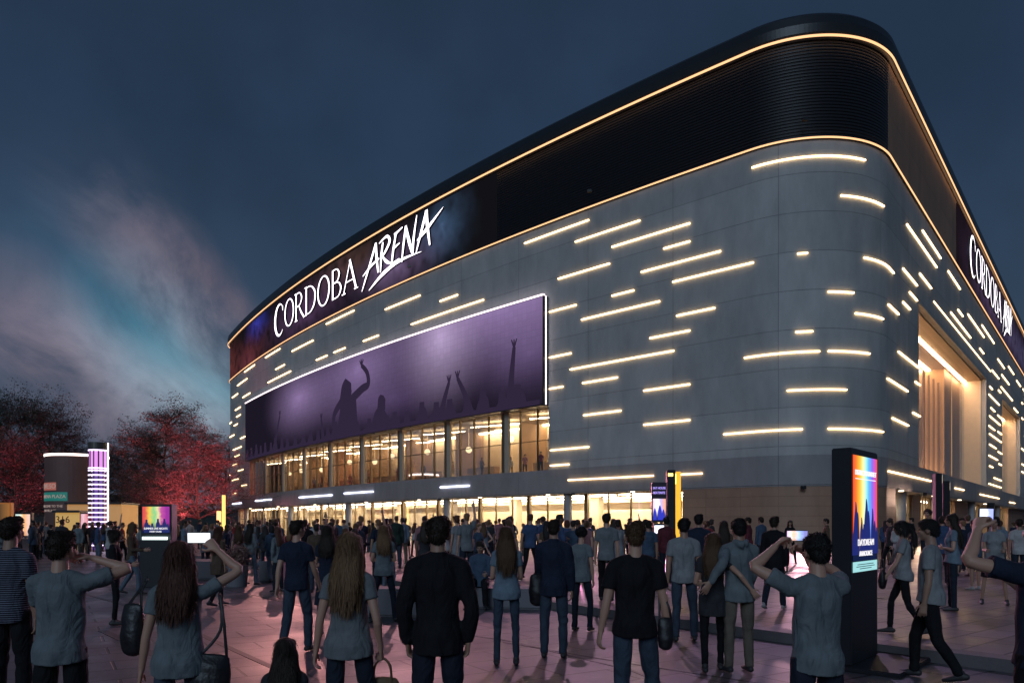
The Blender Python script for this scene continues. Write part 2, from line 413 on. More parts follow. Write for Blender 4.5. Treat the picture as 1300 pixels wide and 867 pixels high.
# light bars in facade coordinates (start, end, height)
LL = [(-19.3, -12.7, 24.45), (-14.0, -8.2, 23.15), (-10.6, -4.3, 21.88), (-6.3, -4.3, 20.67), (-15.7, -10.8, 20.73), (-8.1, -2.1, 19.47), (-5.6, 0.1, 18.22), (-10.6, -8.7, 18.32), (-13.4, -6.6, 17.11), (-5.3, -2.5, 15.85), (-7.4, -4.3, 14.68), (-16.6, -13.9, 18.34), (-16.6, -14.4, 14.75), (-16.6, -15.2, 12.3), (-14.5, -5.5, 13.51), (-13.3, -10.1, 12.31), (-7.9, -4.3, 11.07), (-13.2, -9.8, 9.87), (-7.9, -4.3, 8.67), (-16.5, -12.7, 7.46), (-16.5, -14.6, 6.26), (-14.7, -7.1, 5.05), (-5.2, -3.4, 5.04), (0.0, 7.1, 24.24), (5.3, 9.1, 21.84), (7.0, 11.4, 18.19), (2.7, 3.3, 18.33), (4.5, 6.2, 15.92), (6.3, 9.0, 14.67), (2.6, 3.6, 13.51), (-0.5, 4.0, 12.27), (4.5, 7.5, 12.28), (2.1, 5.7, 9.93), (-1.9, 3.0, 7.51), (4.5, 9.0, 7.52), (-39.6, -33.4, 23.42), (-30.3, -27.7, 22.16), (-34.9, -24.2, 20.95), (-53.1, -46.1, 24.77), (-44.1, -40.9, 21.06), (-63.8, -56.8, 23.63), (-51.1, -48.2, 21.12), (-55.9, -52.8, 21.1), (-74.8, -68.3, 24.84), (-73.6, -64.2, 21.18), (-70.2, -66.5, 22.42), (-86.5, -80.3, 24.85), (-91.5, -84.7, 23.58), (-95.6, -91.1, 22.28), (-87.7, -82.9, 21.15), (-93.1, -89.1, 19.9), (-92.2, -89.1, 18.71), (-98.5, -96.0, 18.37), (-94.1, -91.3, 17.53), (-89.3, -84.7, 14.99), (-98.0, -93.9, 16.06), (-94.8, -88.5, 13.67), (-93.4, -90.0, 12.51), (-95.9, -91.3, 11.24), (-90.8, -87.3, 10.06), (-99.5, -97.5, 9.84), (-95.6, -90.4, 8.79), (-88.5, -85, 7.6), (-96, -92.5, 6.6)]
LR = [(15.3, 26.5, 22.65), (20.7, 28.3, 23.89), (14.1, 18.8, 19.23), (19.7, 24.2, 20.36), (31.8, 38.3, 23.78), (16.2, 18.8, 18.12), (14.1, 16.4, 16.93), (9.9, 12.8, 15.79), (12.7, 19.3, 13.27), (9.7, 15.6, 11.0), (18.1, 19.8, 12.05), (11.0, 15.8, 8.61), (17.3, 19.8, 9.71), (9.9, 24.0, 5.08), (33.1, 44.8, 20.47), (37.0, 39.9, 21.58), (43.0, 54.7, 22.48), (52.9, 63.5, 23.48), (51.2, 54.4, 20.61), (67.0, 74.3, 22.22), (35.3, 40.5, 4.95), (51.5, 68.4, 4.89), (80.2, 87.4, 4.71), (58.7, 68.8, 16.69), (59.2, 69.7, 14.25), (66.9, 71.6, 15.23), (58.7, 64.2, 13.06), (59.2, 70.9, 12.17), (59.2, 65.5, 10.95), (67.4, 71.4, 10.71), (58.7, 66.9, 9.63), (59.2, 62.4, 8.44), (63.4, 71.0, 7.25), (58.7, 70.6, 6.35)]
LRx = [(85.9, 91.7, 18.43), (70.5, 84.1, 19.25), (71.1, 79.9, 20.91), (61.5, 68.2, 19.93), (78.9, 85.9, 23.27), (89.7, 95.8, 22.97), (67.7, 70.2, 18.44), (67.1, 71.0, 13.2), (68.2, 71.0, 9.25), (60.4, 64.2, 15.34), (59.4, 61.9, 17.7)]
random.seed(11)
for k in range(26):
    s = random.uniform(96.5, 110); z = 6.3 + 1.2 * random.randrange(15); LRx.append((s, s + random.uniform(1.5, 6), z))
for a, c, z in LL + LR:
    b = BM(); wall(b, a, c, z - .045, z + .045, .02, .10); part('light_bar', fin(b), M_led)
b = BM()
for a, c, z in LRx: wall(b, a, min(c, 118), z - .055, z + .055, .02, .10)
tag(part('light_bar', fin(b), M_led), kind='stuff')
for a, c, z in [(-95.3, -88.5, 4.95), (-79.8, -71.9, 5.03), (-61.2, -51.5, 4.98), (-48.4, -42.0, 5.06), (-30.2, -26.1, 5.05)]:
    b = BM(); wall(b, a, c, z - .06, z + .06, .03, .12); part('cool_light_bar', fin(b), M_ledb)

# ------------------------------------------------------------------ video screen on the facade
def shade_uv(name, fn):
    m = bpy.data.materials.new(name); m.use_nodes = True; t = m.node_tree; t.nodes.clear()
    o = N(t, 'ShaderNodeOutputMaterial'); e = N(t, 'ShaderNodeEmission'); t.links.new(e.outputs[0], o.inputs[0])
    uv = N(t, 'ShaderNodeUVMap'); fn(t, uv.outputs[0], e)
    return m
def gauss_sum(t, uv, e, base, blobs, strength, grid=None, nz=None):
    """screen picture: base colour + soft colour blobs (u, v, ru, rv, colour)"""
    L = t.links.new
    cur = None
    rgb = N(t, 'ShaderNodeRGB'); rgb.outputs[0].default_value = (*base, 1); cur = rgb.outputs[0]
    src = uv
    if nz:
        n = N(t, 'ShaderNodeTexNoise'); n.inputs['Scale'].default_value = nz[0]; L(uv, n.inputs[0])
        a = N(t, 'ShaderNodeVectorMath', operation='SUBTRACT'); L(n.outputs['Color'], a.inputs[0]); a.inputs[1].default_value = (.5, .5, .5)
        a2 = N(t, 'ShaderNodeVectorMath', operation='SCALE'); L(a.outputs[0], a2.inputs[0]); a2.inputs['Scale'].default_value = nz[1]
        a3 = N(t, 'ShaderNodeVectorMath', operation='ADD'); L(uv, a3.inputs[0]); L(a2.outputs[0], a3.inputs[1]); src = a3.outputs[0]
    for u, v, ru, rv, c in blobs:
        mp = N(t, 'ShaderNodeMapping', vector_type='TEXTURE'); L(src, mp.inputs[0])
        mp.inputs['Location'].default_value = (u, v, 0); mp.inputs['Scale'].default_value = (ru, rv, 1)
        g = N(t, 'ShaderNodeTexGradient', gradient_type='QUADRATIC_SPHERE'); L(mp.outputs[0], g.inputs[0])
        mx = N(t, 'ShaderNodeMix', data_type='RGBA', blend_type='ADD'); L(g.outputs['Fac'], mx.inputs[0]); L(cur, mx.inputs[6]); mx.inputs[7].default_value = (*c, 1)
        cur = mx.outputs[2]
    if grid:
        br = N(t, 'ShaderNodeTexBrick'); L(uv, br.inputs[0]); br.offset = 0
        br.inputs['Scale'].default_value = 1; br.inputs['Brick Width'].default_value = grid[0]; br.inputs['Row Height'].default_value = grid[1]
        br.inputs['Mortar Size'].default_value = grid[2]; br.inputs['Color1'].default_value = (1, 1, 1, 1); br.inputs['Color2'].default_value = (.93, .93, .93, 1)
        br.inputs['Mortar'].default_value = (.86, .86, .86, 1)
        mx = N(t, 'ShaderNodeMix', data_type='RGBA', blend_type='MULTIPLY'); mx.inputs[0].default_value = 1; L(cur, mx.inputs[6]); L(br.outputs[0], mx.inputs[7]); cur = mx.outputs[2]
    L(cur, e.inputs[0]); e.inputs[1].default_value = strength
SZ0, SZ1 = 11.05, 19.55
m_scr = shade_uv('screen_picture', lambda t, uv, e: gauss_sum(t, uv, e, (.012, .009, .018), [
    (-21, 20.4, 24, 8.5, (.36, .24, .50)), (-29.5, 18.6, 8, 8.5, (.36, .28, .42)), (-44, 18.0, 17, 7.5, (.24, .16, .34)), (-60, 17.0, 15, 6.5, (.27, .18, .37)),
    (-38, 14.0, 24, 4.5, (.05, .03, .08)), (-18, 15.5, 9, 6, (.07, .045, .11))], 1.0, grid=(.5, .5, .02), nz=(.15, .7)))
b = BM(); wall(b, GL0, GL1, SZ0, SZ1, .06, .62)
scr = part('video_screen', fin(b), M_dark)
b = BM(); sweep(b, [(.63, SZ1 - .06), (.63, SZ0 + .06)], GL0 + .1, GL1 - .1, closed=False)
q = part('screen_picture', b, m_scr, scr); q.location = (0, 0, 0)
b = BM(); wall(b, GL0, GL1, SZ1 + .012, SZ1 + .12, .45, .70); wall(b, GL1 + .006, GL1 + .03, SZ0, SZ1, .3, .42)
q = part('edge_light', fin(b), M_ledw, scr); q.location = (0, 0, 0)
b = BM(); wall(b, GL0, GL1, 10.965, SZ0 - .01, .04, .7)
q = part('screen_sill', fin(b), M_dark, scr); q.location = (0, 0, 0)

def stroke2d(pts, ws, sub=8, smooth=True):
    """centre line + widths -> two lists of outline points"""
    p = np.array(pts, float); w = np.array(ws if hasattr(ws, '__len__') else [ws] * len(pts), float)
    n = len(p)
    if smooth and n > 2:
        out = []; ow = []
        for i in range(n - 1):
            p0, p1, p2, p3 = p[max(i - 1, 0)], p[i], p[i + 1], p[min(i + 2, n - 1)]
            for k in range(sub):
                t = k / sub
                out.append(.5 * ((2 * p1) + (-p0 + p2) * t + (2 * p0 - 5 * p1 + 4 * p2 - p3) * t * t + (-p0 + 3 * p1 - 3 * p2 + p3) * t ** 3)); ow.append(w[i] * (1 - t) + w[i + 1] * t)
        out.append(p[-1]); ow.append(w[-1]); p = np.array(out); w = np.array(ow)
    else:
        out = []; ow = []
        for i in range(n - 1):
            for k in range(4): t = k / 4; out.append(p[i] * (1 - t) + p[i + 1] * t); ow.append(w[i] * (1 - t) + w[i + 1] * t)
        out.append(p[-1]); ow.append(w[-1]); p = np.array(out); w = np.array(ow)
    d = np.gradient(p, axis=0); d /= np.maximum(np.linalg.norm(d, axis=1), 1e-9)[:, None]
    nn = np.stack([-d[:, 1], d[:, 0]], 1)
    return p + nn * w[:, None] / 2, p - nn * w[:, None] / 2
def put_stroke(bm, pts, ws, fmap, d0, d1, smooth=True, mi=0, ms=1):
    """extrude a stroke between depth d0 (back) and d1 (front); fmap(u, v, depth) -> Vector"""
    a, c = stroke2d(pts, ws, smooth=smooth); n = len(a)
    F_ = [[bm.verts.new(fmap(q[0], q[1], d)) for q in r] for r in (a, c) for d in (d1, d0)]
    af, ab, cf, cb = F_
    for i in range(n - 1):
        bm.faces.new((af[i], af[i + 1], cf[i + 1], cf[i])).material_index = mi
        bm.faces.new((af[i], ab[i], ab[i + 1], af[i + 1])).material_index = ms
        bm.faces.new((cf[i], cf[i + 1], cb[i + 1], cb[i])).material_index = ms
    bm.faces.new((af[0], cf[0], cb[0], ab[0])).material_index = ms; bm.faces.new((af[-1], ab[-1], cb[-1], cf[-1])).material_index = ms
# concert crowd silhouettes shown on the screen
sm = lambda u, v, d: P(u, d, v)
b = BM()
def sil(pts, ws): put_stroke(b, pts, ws, sm, .632, .65, ms=0)
z0 = SZ0 + .08
M_sil = shade_uv('silhouette', lambda t, uv, e: (setattr(e.inputs[0], 'default_value', (.030, .020, .046, 1)), setattr(e.inputs[1], 'default_value', 1.0)))
def part_sil():
    q = part('crowd_silhouette', b, M_sil, scr); q.location = (0, 0, 0)
sil([(-46.6, z0), (-46.4, z0 + 2.4), (-46.3, z0 + 4.0), (-46.2, z0 + 4.6)], [5.4, 4.0, 3.4, 1.0])       # tall dancer
sil([(-47.0, z0 + 4.0), (-46.7, z0 + 5.2), (-46.3, z0 + 6.0)], [2.6, 2.4, 1.4])
sil([(-45.3, z0 + 4.0), (-43.2, z0 + 4.7), (-42.0, z0 + 5.0), (-42.2, z0 + 6.2), (-43.4, z0 + 7.2)], [1.0, .9, .7, .6, .45])
for k in range(4): sil([(-43.4, z0 + 7.15), (-43.8 + k * .28, z0 + 7.9 - abs(k - 1.5) * .12)], [.2, .1])
sil([(-47.8, z0 + 4.0), (-49.6, z0 + 2.8), (-50.0, z0 + 1.2)], [1.0, .8, .6])
part_sil(); b = BM(); sil([(-39.5, z0), (-39.4, z0 + 1.5), (-39.2, z0 + 2.1)], [4.0, 2.8, 1.0]); sil([(-39.4, z0 + 2.0), (-39.3, z0 + 3.1), (-39.2, z0 + 3.5)], [1.5, 1.4, .5])
part_sil(); b = BM(); sil([(q_, z0 + .12) for q_ in np.linspace(GL0 + .4, GL1 - .4, 22)], [.42] * 22); random.seed(21)
u = GL0 + 1.2
while u < GL1 - 1.5:
    h = random.uniform(.3, .95); r = random.uniform(.7, 1.2)
    sil([(u, z0), (u + .1, z0 + h), (u + .1, z0 + h + .5)], [r * 2.2, r * 1.5, .7]); sil([(u, z0 + h), (u + .05, z0 + h + 1.0)], [.9, .7])
    u += random.uniform(1.7, 2.8)
for u, h, l in ((-20.4, 4.9, .5), (-25.2, 3.4, -1.8), (-29.4, 3.2, 1.2), (-52.6, 2.6, -.5), (-68.8, 4.6, 2.2)):
    sil([(u, z0), (u + l * .4, z0 + h * .5), (u + l, z0 + h)], [1.0, .6, .34])
    for k in range(3): sil([(u + l, z0 + h - .05), (u + l - .3 + k * .3, z0 + h + .65)], [.2, .1])
part_sil()

# ------------------------------------------------------------------ banner fascia + lettering
m_ban = shade_uv('banner_glow', lambda t, uv, e: gauss_sum(t, uv, e, (.006, .006, .008), [
    (-100, 27, 16, 8, (.16, .035, .028)), (-84, 26, 16, 6, (.13, .028, .035)), (-79, 30.6, 9, 3.6, (.03, .035, .32)),
    (-60, 28, 22, 5, (.085, .040, .10)), (-38, 27.4, 11, 4, (.17, .11, .22)), (-30, 29, 6, 5, (.045, .09, .17)), (-48, 30, 16, 4, (.07, .035, .025))], 1.0, nz=(.4, 2.2)))  # violet glow behind the letters is put into these emissive blobs
b = BM(); wall(b, SMIN, -22.5, 25.45, 31.35, -.5, .04); part('banner_backing', fin(b), M_black)
b = BM(); sweep(b, [(.045, 31.33), (.045, 25.47)], SMIN, -22.52, closed=False); part('banner_glow', b, m_ban)
def arcpts(cx, cy, rx, ry, a0, a1, n=14): return [(cx + rx * math.cos(rad(a0 + (a1 - a0) * i / n)), cy + ry * math.sin(rad(a0 + (a1 - a0) * i / n))) for i in range(n + 1)]
def aw(n, thin, thick, ph=0): return [thin + (thick - thin) * abs(math.cos(rad(ph + 360 * i / n)))for i in range(n + 1)]
T, K = .034, .074
def serif(x, y, w=.2): return ([(x - w / 2, y), (x + w / 2, y)], T)
LET = {
 'C': (.86, [(arcpts(.46, .46, .42, .60, 48, 312, 16), [.02 + .13 * math.sin(math.pi * i / 16) ** 1.5 for i in range(17)]), ([(.74, .92), (.76, .74)], [.07, .03])]),
 'O': (.80, [(arcpts(.40, .5, .36, .5, 0, 360, 24), aw(24, T, K))]),
 'R': (.72, [([(.12, 0), (.12, 1)], K), ([(.12, .98), (.40, .97), (.55, .76), (.42, .54), (.14, .50)], [T, T, K, T, T]), ([(.34, .52), (.50, .25), (.74, -.02)], [T, K, K]), serif(.12, 0), serif(.08, 1, .16)]),
 'D': (.84, [([(.12, 0), (.12, 1)], K), ([(.12, .98), (.45, .94), (.70, .72), (.74, .48), (.66, .22), (.42, .04), (.12, .02)], [T, T, K, K, K, T, T]), serif(.08, 0, .16), serif(.08, 1, .16)]),
 'B': (.68, [([(.12, 0), (.12, 1)], K), ([(.12, .98), (.38, .96), (.50, .78), (.40, .58), (.14, .54)], [T, T, K, T, T]), ([(.14, .54), (.46, .50), (.60, .28), (.46, .05), (.12, .02)], [T, T, K, T, T])]),
 'A': (.76, [([(.02, 0), (.38, 1.0)], T), ([(.36, 1.02), (.70, 0)], K * 1.1), ([(.14, .34), (.58, .34)], T), serif(.02, 0), serif(.70, 0)]),
}
def sign(s0, sc_x, sc_z, z0, bm):
    x = 0
    for i, ch in enumerate('CORDOBA'):
        w, sts = LET[ch]
        for pts, ws in sts:
            put_stroke(bm, pts, ws, lambda u, v, d, x=x: P(s0 + (x + u) * sc_x, d, z0 + v * sc_z), .12, .34, smooth=len(pts) > 2)
        x += w + .06
    return x
AR = [  # brush lettering in its own units
 ([(-.55, -.42), (-.20, .10), (.42, 1.05)], [.02, .09, .12]), ([(.40, 1.06), (.46, .5), (.56, -.02)], [.12, .13, .07]), ([(-.48, .12), (.10, .34), (.62, .46)], [.03, .09, .05]),
 ([(.70, -.06), (.76, .5), (.86, .95)], [.05, .12, .08]), ([(.62, .98), (1.10, 1.08), (1.28, .86), (.98, .56), (.74, .46)], [.03, .09, .12, .09, .04]), ([(.80, .50), (1.08, .22), (1.40, .06)], [.05, .12, .04]),
 ([(1.40, -.0), (1.50, .5), (1.66, 1.0)], [.08, .11, .08]), ([(1.56, .98), (2.05, 1.10)], [.11, .03]), ([(1.50, .54), (1.88, .62)], [.1, .03]), ([(1.36, .02), (1.86, .10)], [.1, .03]),
 ([(2.0, -.06), (2.10, .5), (2.24, 1.08)], [.04, .10, .10]), ([(2.22, 1.08), (2.42, .5), (2.60, .08)], [.10, .14, .11]), ([(2.60, .06), (2.68, .6), (2.84, 1.24)], [.11, .10, .03]),
 ([(2.80, .02), (2.98, .42), (3.36, 1.22)], [.03, .09, .13]), ([(3.34, 1.24), (3.40, .7), (3.52, .06)], [.13, .13, .06]), ([(2.86, .40), (3.36, .62), (4.20, 1.06)], [.04, .13, .0]),
 ([(-.06, -.50), (.9, -.14), (1.9, .02), (3.1, -.02)], [.02, .14, .10, .0])]
def arena_word(s0, kx, kz, z0, bm):
    for pts, ws in AR:
        put_stroke(bm, pts, [max(w, .004) for w in ws], lambda u, v, d: P(s0 + u * kx, d, z0 + v * kz), .12, .34, smooth=len(pts) > 2)
b = BM(); sign(-69.6, 4.25, 3.35, 26.9, b); part('sign_lettering', b, [M_sign, M_signside])
b = BM(); arena_word(-42.2, 3.05, 2.9, 27.4, b); part('sign_lettering', b, [M_sign, M_signside])
b = BM(); n = sign(42.3, 4.4, 3.3, 26.9, b); part('sign_lettering', b, [M_sign, M_signside])
b = BM(); arena_word(70.8, 2.4, 3.1, 27.3, b); part('sign_lettering', b, [M_sign, M_signside])
m_ban2 = shade_uv('banner_glow_right', lambda t, uv, e: gauss_sum(t, uv, e, (.010, .006, .010), [(58, 28, 26, 6, (.07, .045, .10)), (80, 28, 26, 5, (.06, .05, .11)), (100, 28, 22, 5, (.05, .05, .11)), (118, 28, 16, 5, (.05, .05, .10))], 1.0, nz=(.4, 2)))
b = BM(); sweep(b, [(.10, 31.2), (.10, 25.6)], 36, SMAX, closed=False); part('banner_glow', b, m_ban2)

# coloured floodlights under the lower band, plus added roof-edge floods, washing the square
def flood(s, colr, watts, target, z=3.7, blend=.8, size=70, o=.5):
    p = P(s, o, z); l = bpy.data.lights.new('floodlight', 'SPOT'); l.energy = watts; l.color = colr; l.spot_size = rad(size); l.spot_blend = blend; l.shadow_soft_size = .3
    lo = bpy.data.objects.new('floodlight_beam', l); col.objects.link(lo); lo.location = p; lo.rotation_euler = rot_to(Vector(target) - p)
    b = BM(); bx(b, -.16, .16, -.10, .10, -.1, .1, .02); h = obj('floodlight', b, M_dark, arena); h.location = P(s, o - .2, z + .22) - _aw
flood(-14, (1, .30, .62), 4200, (1, 22, 0)); flood(-6, (.95, .35, .75), 3600, (4, 17, 0))
flood(-30, (1, .30, .45), 5200, (-8, 32, 0)); flood(-52, (1, .22, .30), 8000, (-16, 40, 0)); flood(-75, (1, .18, .25), 9000, (-26, 52, 0))
for s_, c_, w_, t_ in ((-62, (1, .40, .38), 15000, (-15, 26, 0)), (-34, (.95, .42, .48), 12000, (-6, 18, 0)), (-12, (.85, .46, .70), 9500, (2, 16, 0)), (3, (.72, .50, .98), 5500, (4, 9, 0))):
    flood(s_, c_, w_, t_, z=25.9, blend=1, size=62, o=1.1)  # added roof-edge floods: pink wash on the ground, pink rim on people
flood(3, (1, .50, .60), 1800, (10, 22, 0)); flood(20, (1, .62, .45), 1800, (20, 26, 0))

for s_ in (-84, -70, -57, -44, -34, -25, -17, -9, 15, 27, 40, 58):     # soffit downlights added to warm the ground by the doors
    p = P(s_, -.25, 3.99); l = bpy.data.lights.new('added_downlight', 'SPOT'); l.energy = 1500 if s_ < 0 else 800; l.color = (1, .74, .48); l.spot_size = rad(120); l.spot_blend = .9; l.shadow_soft_size = .25
    lo = bpy.data.objects.new('added_downlight_beam', l); col.objects.link(lo); lo.location = P(s_, -.2, 3.93); lo.rotation_euler = rot_to(P(s_, 8, 0) - P(s_, -.2, 3.95))
    b = BM(); cyl(b, p.x, p.y, 3.96, 4.015, .16, n=16); part('added_downlight', b, emis('added_downlight_disc', (1, .80, .55), 6))
# ------------------------------------------------------------------ ground
EDGE = [(-60, 88), (-40, 66), (-22, 44), (-13, 33), (-6.5, 24.5), (-2.2, 18.6), (1.04, 14.2), (3.9, 10.4), (5.6, 8.42), (8.6, 4.6), (12, 0), (16, -6)]
def on_terrace(x, y):
    for (x0, y0), (x1, y1) in zip(EDGE, EDGE[1:]):
        if min(y0, y1) <= y <= max(y0, y1): 
            t = (y - y0) / (y1 - y0); return x > x0 + t * (x1 - x0)
    return False
TH = .14
def paving(name, base, rot, bw=1.2, bh=.6):
    def cb(m, t, b_, tc):
        L = t.links.new
        mp = N(t, 'ShaderNodeMapping'); L(tc.outputs['Object'], mp.inputs[0]); mp.inputs['Rotation'].default_value = (0, 0, rot)
        br = N(t, 'ShaderNodeTexBrick'); L(mp.outputs[0], br.inputs[0]); br.inputs['Scale'].default_value = 1
        br.inputs['Brick Width'].default_value = bw; br.inputs['Row Height'].default_value = bh; br.inputs['Mortar Size'].default_value = .018; br.inputs['Mortar Smooth'].default_value = .2
        br.inputs['Color1'].default_value = (*[c * .82 for c in base], 1); br.inputs['Color2'].default_value = (*[c * 1.16 for c in base], 1); br.inputs['Mortar'].default_value = (*[c * .16 for c in base], 1)
        n = N(t, 'ShaderNodeTexNoise'); n.inputs['Scale'].default_value = .55; n.inputs['Detail'].default_value = 9; n.inputs['Roughness'].default_value = .62; L(tc.outputs['Object'], n.inputs[0])
        mr = N(t, 'ShaderNodeMapRange'); L(n.outputs[0], mr.inputs[0]); mr.inputs[1].default_value = .3; mr.inputs[2].default_value = .7; mr.inputs[3].default_value = .60; mr.inputs[4].default_value = 1.25
        vm = N(t, 'ShaderNodeVectorMath', operation='SCALE'); L(br.outputs[0], vm.inputs[0]); L(mr.outputs[0], vm.inputs['Scale']); L(vm.outputs[0], b_.inputs['Base Color'])
        mr2 = N(t, 'ShaderNodeMapRange'); L(n.outputs[0], mr2.inputs[0]); mr2.inputs[1].default_value = .3; mr2.inputs[2].default_value = .7; mr2.inputs[3].default_value = .27; mr2.inputs[4].default_value = .60
        L(mr2.outputs[0], b_.inputs['Roughness'])
        bp = N(t, 'ShaderNodeBump'); bp.invert = True; bp.inputs['Strength'].default_value = .5; bp.inputs['Distance'].default_value = .008; L(br.outputs['Fac'], bp.inputs['Height'])
        n2 = N(t, 'ShaderNodeTexNoise'); n2.inputs['Scale'].default_value = 25; n2.inputs['Detail'].default_value = 8; L(tc.outputs['Object'], n2.inputs[0])
        bp2 = N(t, 'ShaderNodeBump'); bp2.inputs['Strength'].default_value = .25; bp2.inputs['Distance'].default_value = .01; L(n2.outputs[0], bp2.inputs['Height']); L(bp.outputs[0], bp2.inputs['Normal']); L(bp2.outputs[0], b_.inputs['Normal'])
    return mat(name, base, .4, cb=cb)
M_pave = paving('plaza_paving', (.090, .080, .092), rad(-32)); M_pave2 = paving('terrace_paving', (.145, .122, .128), rad(-38.5), .9, .45)
M_kerb = mat('kerb_stone', (.13, .115, .12), .6, noise=(4, .2), bump=(30, .3))
b = BM(); v = [b.verts.new(q) for q in ((-1500, -300, 0), (1500, -300, 0), (1500, 2500, 0), (-1500, 2500, 0))]; b.faces.new(v)
tag(obj('plaza_ground', b, M_pave), kind='structure')
b = BM(); top = [b.verts.new((x, y, TH)) for x, y in EDGE] + [b.verts.new(q) for q in ((140, -6, TH), (140, 160, TH), (-60, 160, TH))]
b.faces.new(top[::-1]); bmesh.ops.recalc_face_normals(b, faces=b.faces[:])
for f in b.faces:
    if f.normal.z < 0: f.normal_flip()
tag(obj('terrace', b, M_pave2), kind='structure')
b = BM()
def ribbon(bm, line, w0, w1, za, zb):
    p = np.array(line, float); d = np.gradient(p, axis=0); d /= np.linalg.norm(d, axis=1)[:, None]; n = np.stack([d[:, 1], -d[:, 0]], 1)
    A = [[bm.verts.new((*(p[i] + n[i] * w), z)) for i in range(len(p))] for w, z in ((w0, za), (w0, zb), (w1, zb), (w1, za))]
    for k in range(4):
        r, s_ = A[k], A[(k + 1) % 4]
        for i in range(len(p) - 1): bm.faces.new((r[i], r[i + 1], s_[i + 1], s_[i]))
fine = []
for (x0, y0), (x1, y1) in zip(EDGE, EDGE[1:]):
    for k in range(6): fine.append((x0 + (x1 - x0) * k / 6, y0 + (y1 - y0) * k / 6))
fine.append(EDGE[-1])
ribbon(b, fine, 0.06, -.28, -.02, TH + .006); tag(obj('kerb', fin(b), M_kerb), kind='structure')
# dark drainage channels laid in the square
M_chan = mat('channel_slot', (.035, .032, .036), .5, noise=(8, .3))
def chan(line, w):
    b = BM(); ribbon(b, line, w / 2, -w / 2, -.02, .004); return tag(obj('drainage_channel', fin(b), M_chan), kind='structure')
def GP(px, py, z=0): y = (EYE - z) * 930 / (py - 665); return ((px - 650) / 930 * y, y)
for ln, w in (([GP(120, 722), GP(240, 738), GP(330, 757), GP(470, 790), GP(640, 812), GP(800, 850), GP(900, 890)], .05),
              ([GP(60, 740), GP(200, 780), GP(300, 826), GP(420, 880), GP(520, 940)], .09), ([GP(130, 800), GP(260, 860), GP(380, 930)], .13),
              ([GP(640, 815), GP(800, 842), GP(960, 866), GP(1150, 905)], .04)):
    fl = []
    for (x0, y0), (x1, y1) in zip(ln, ln[1:]):
        for k in range(5): fl.append((x0 + (x1 - x0) * k / 5, y0 + (y1 - y0) * k / 5))
    fl.append(ln[-1]); chan(fl, w)
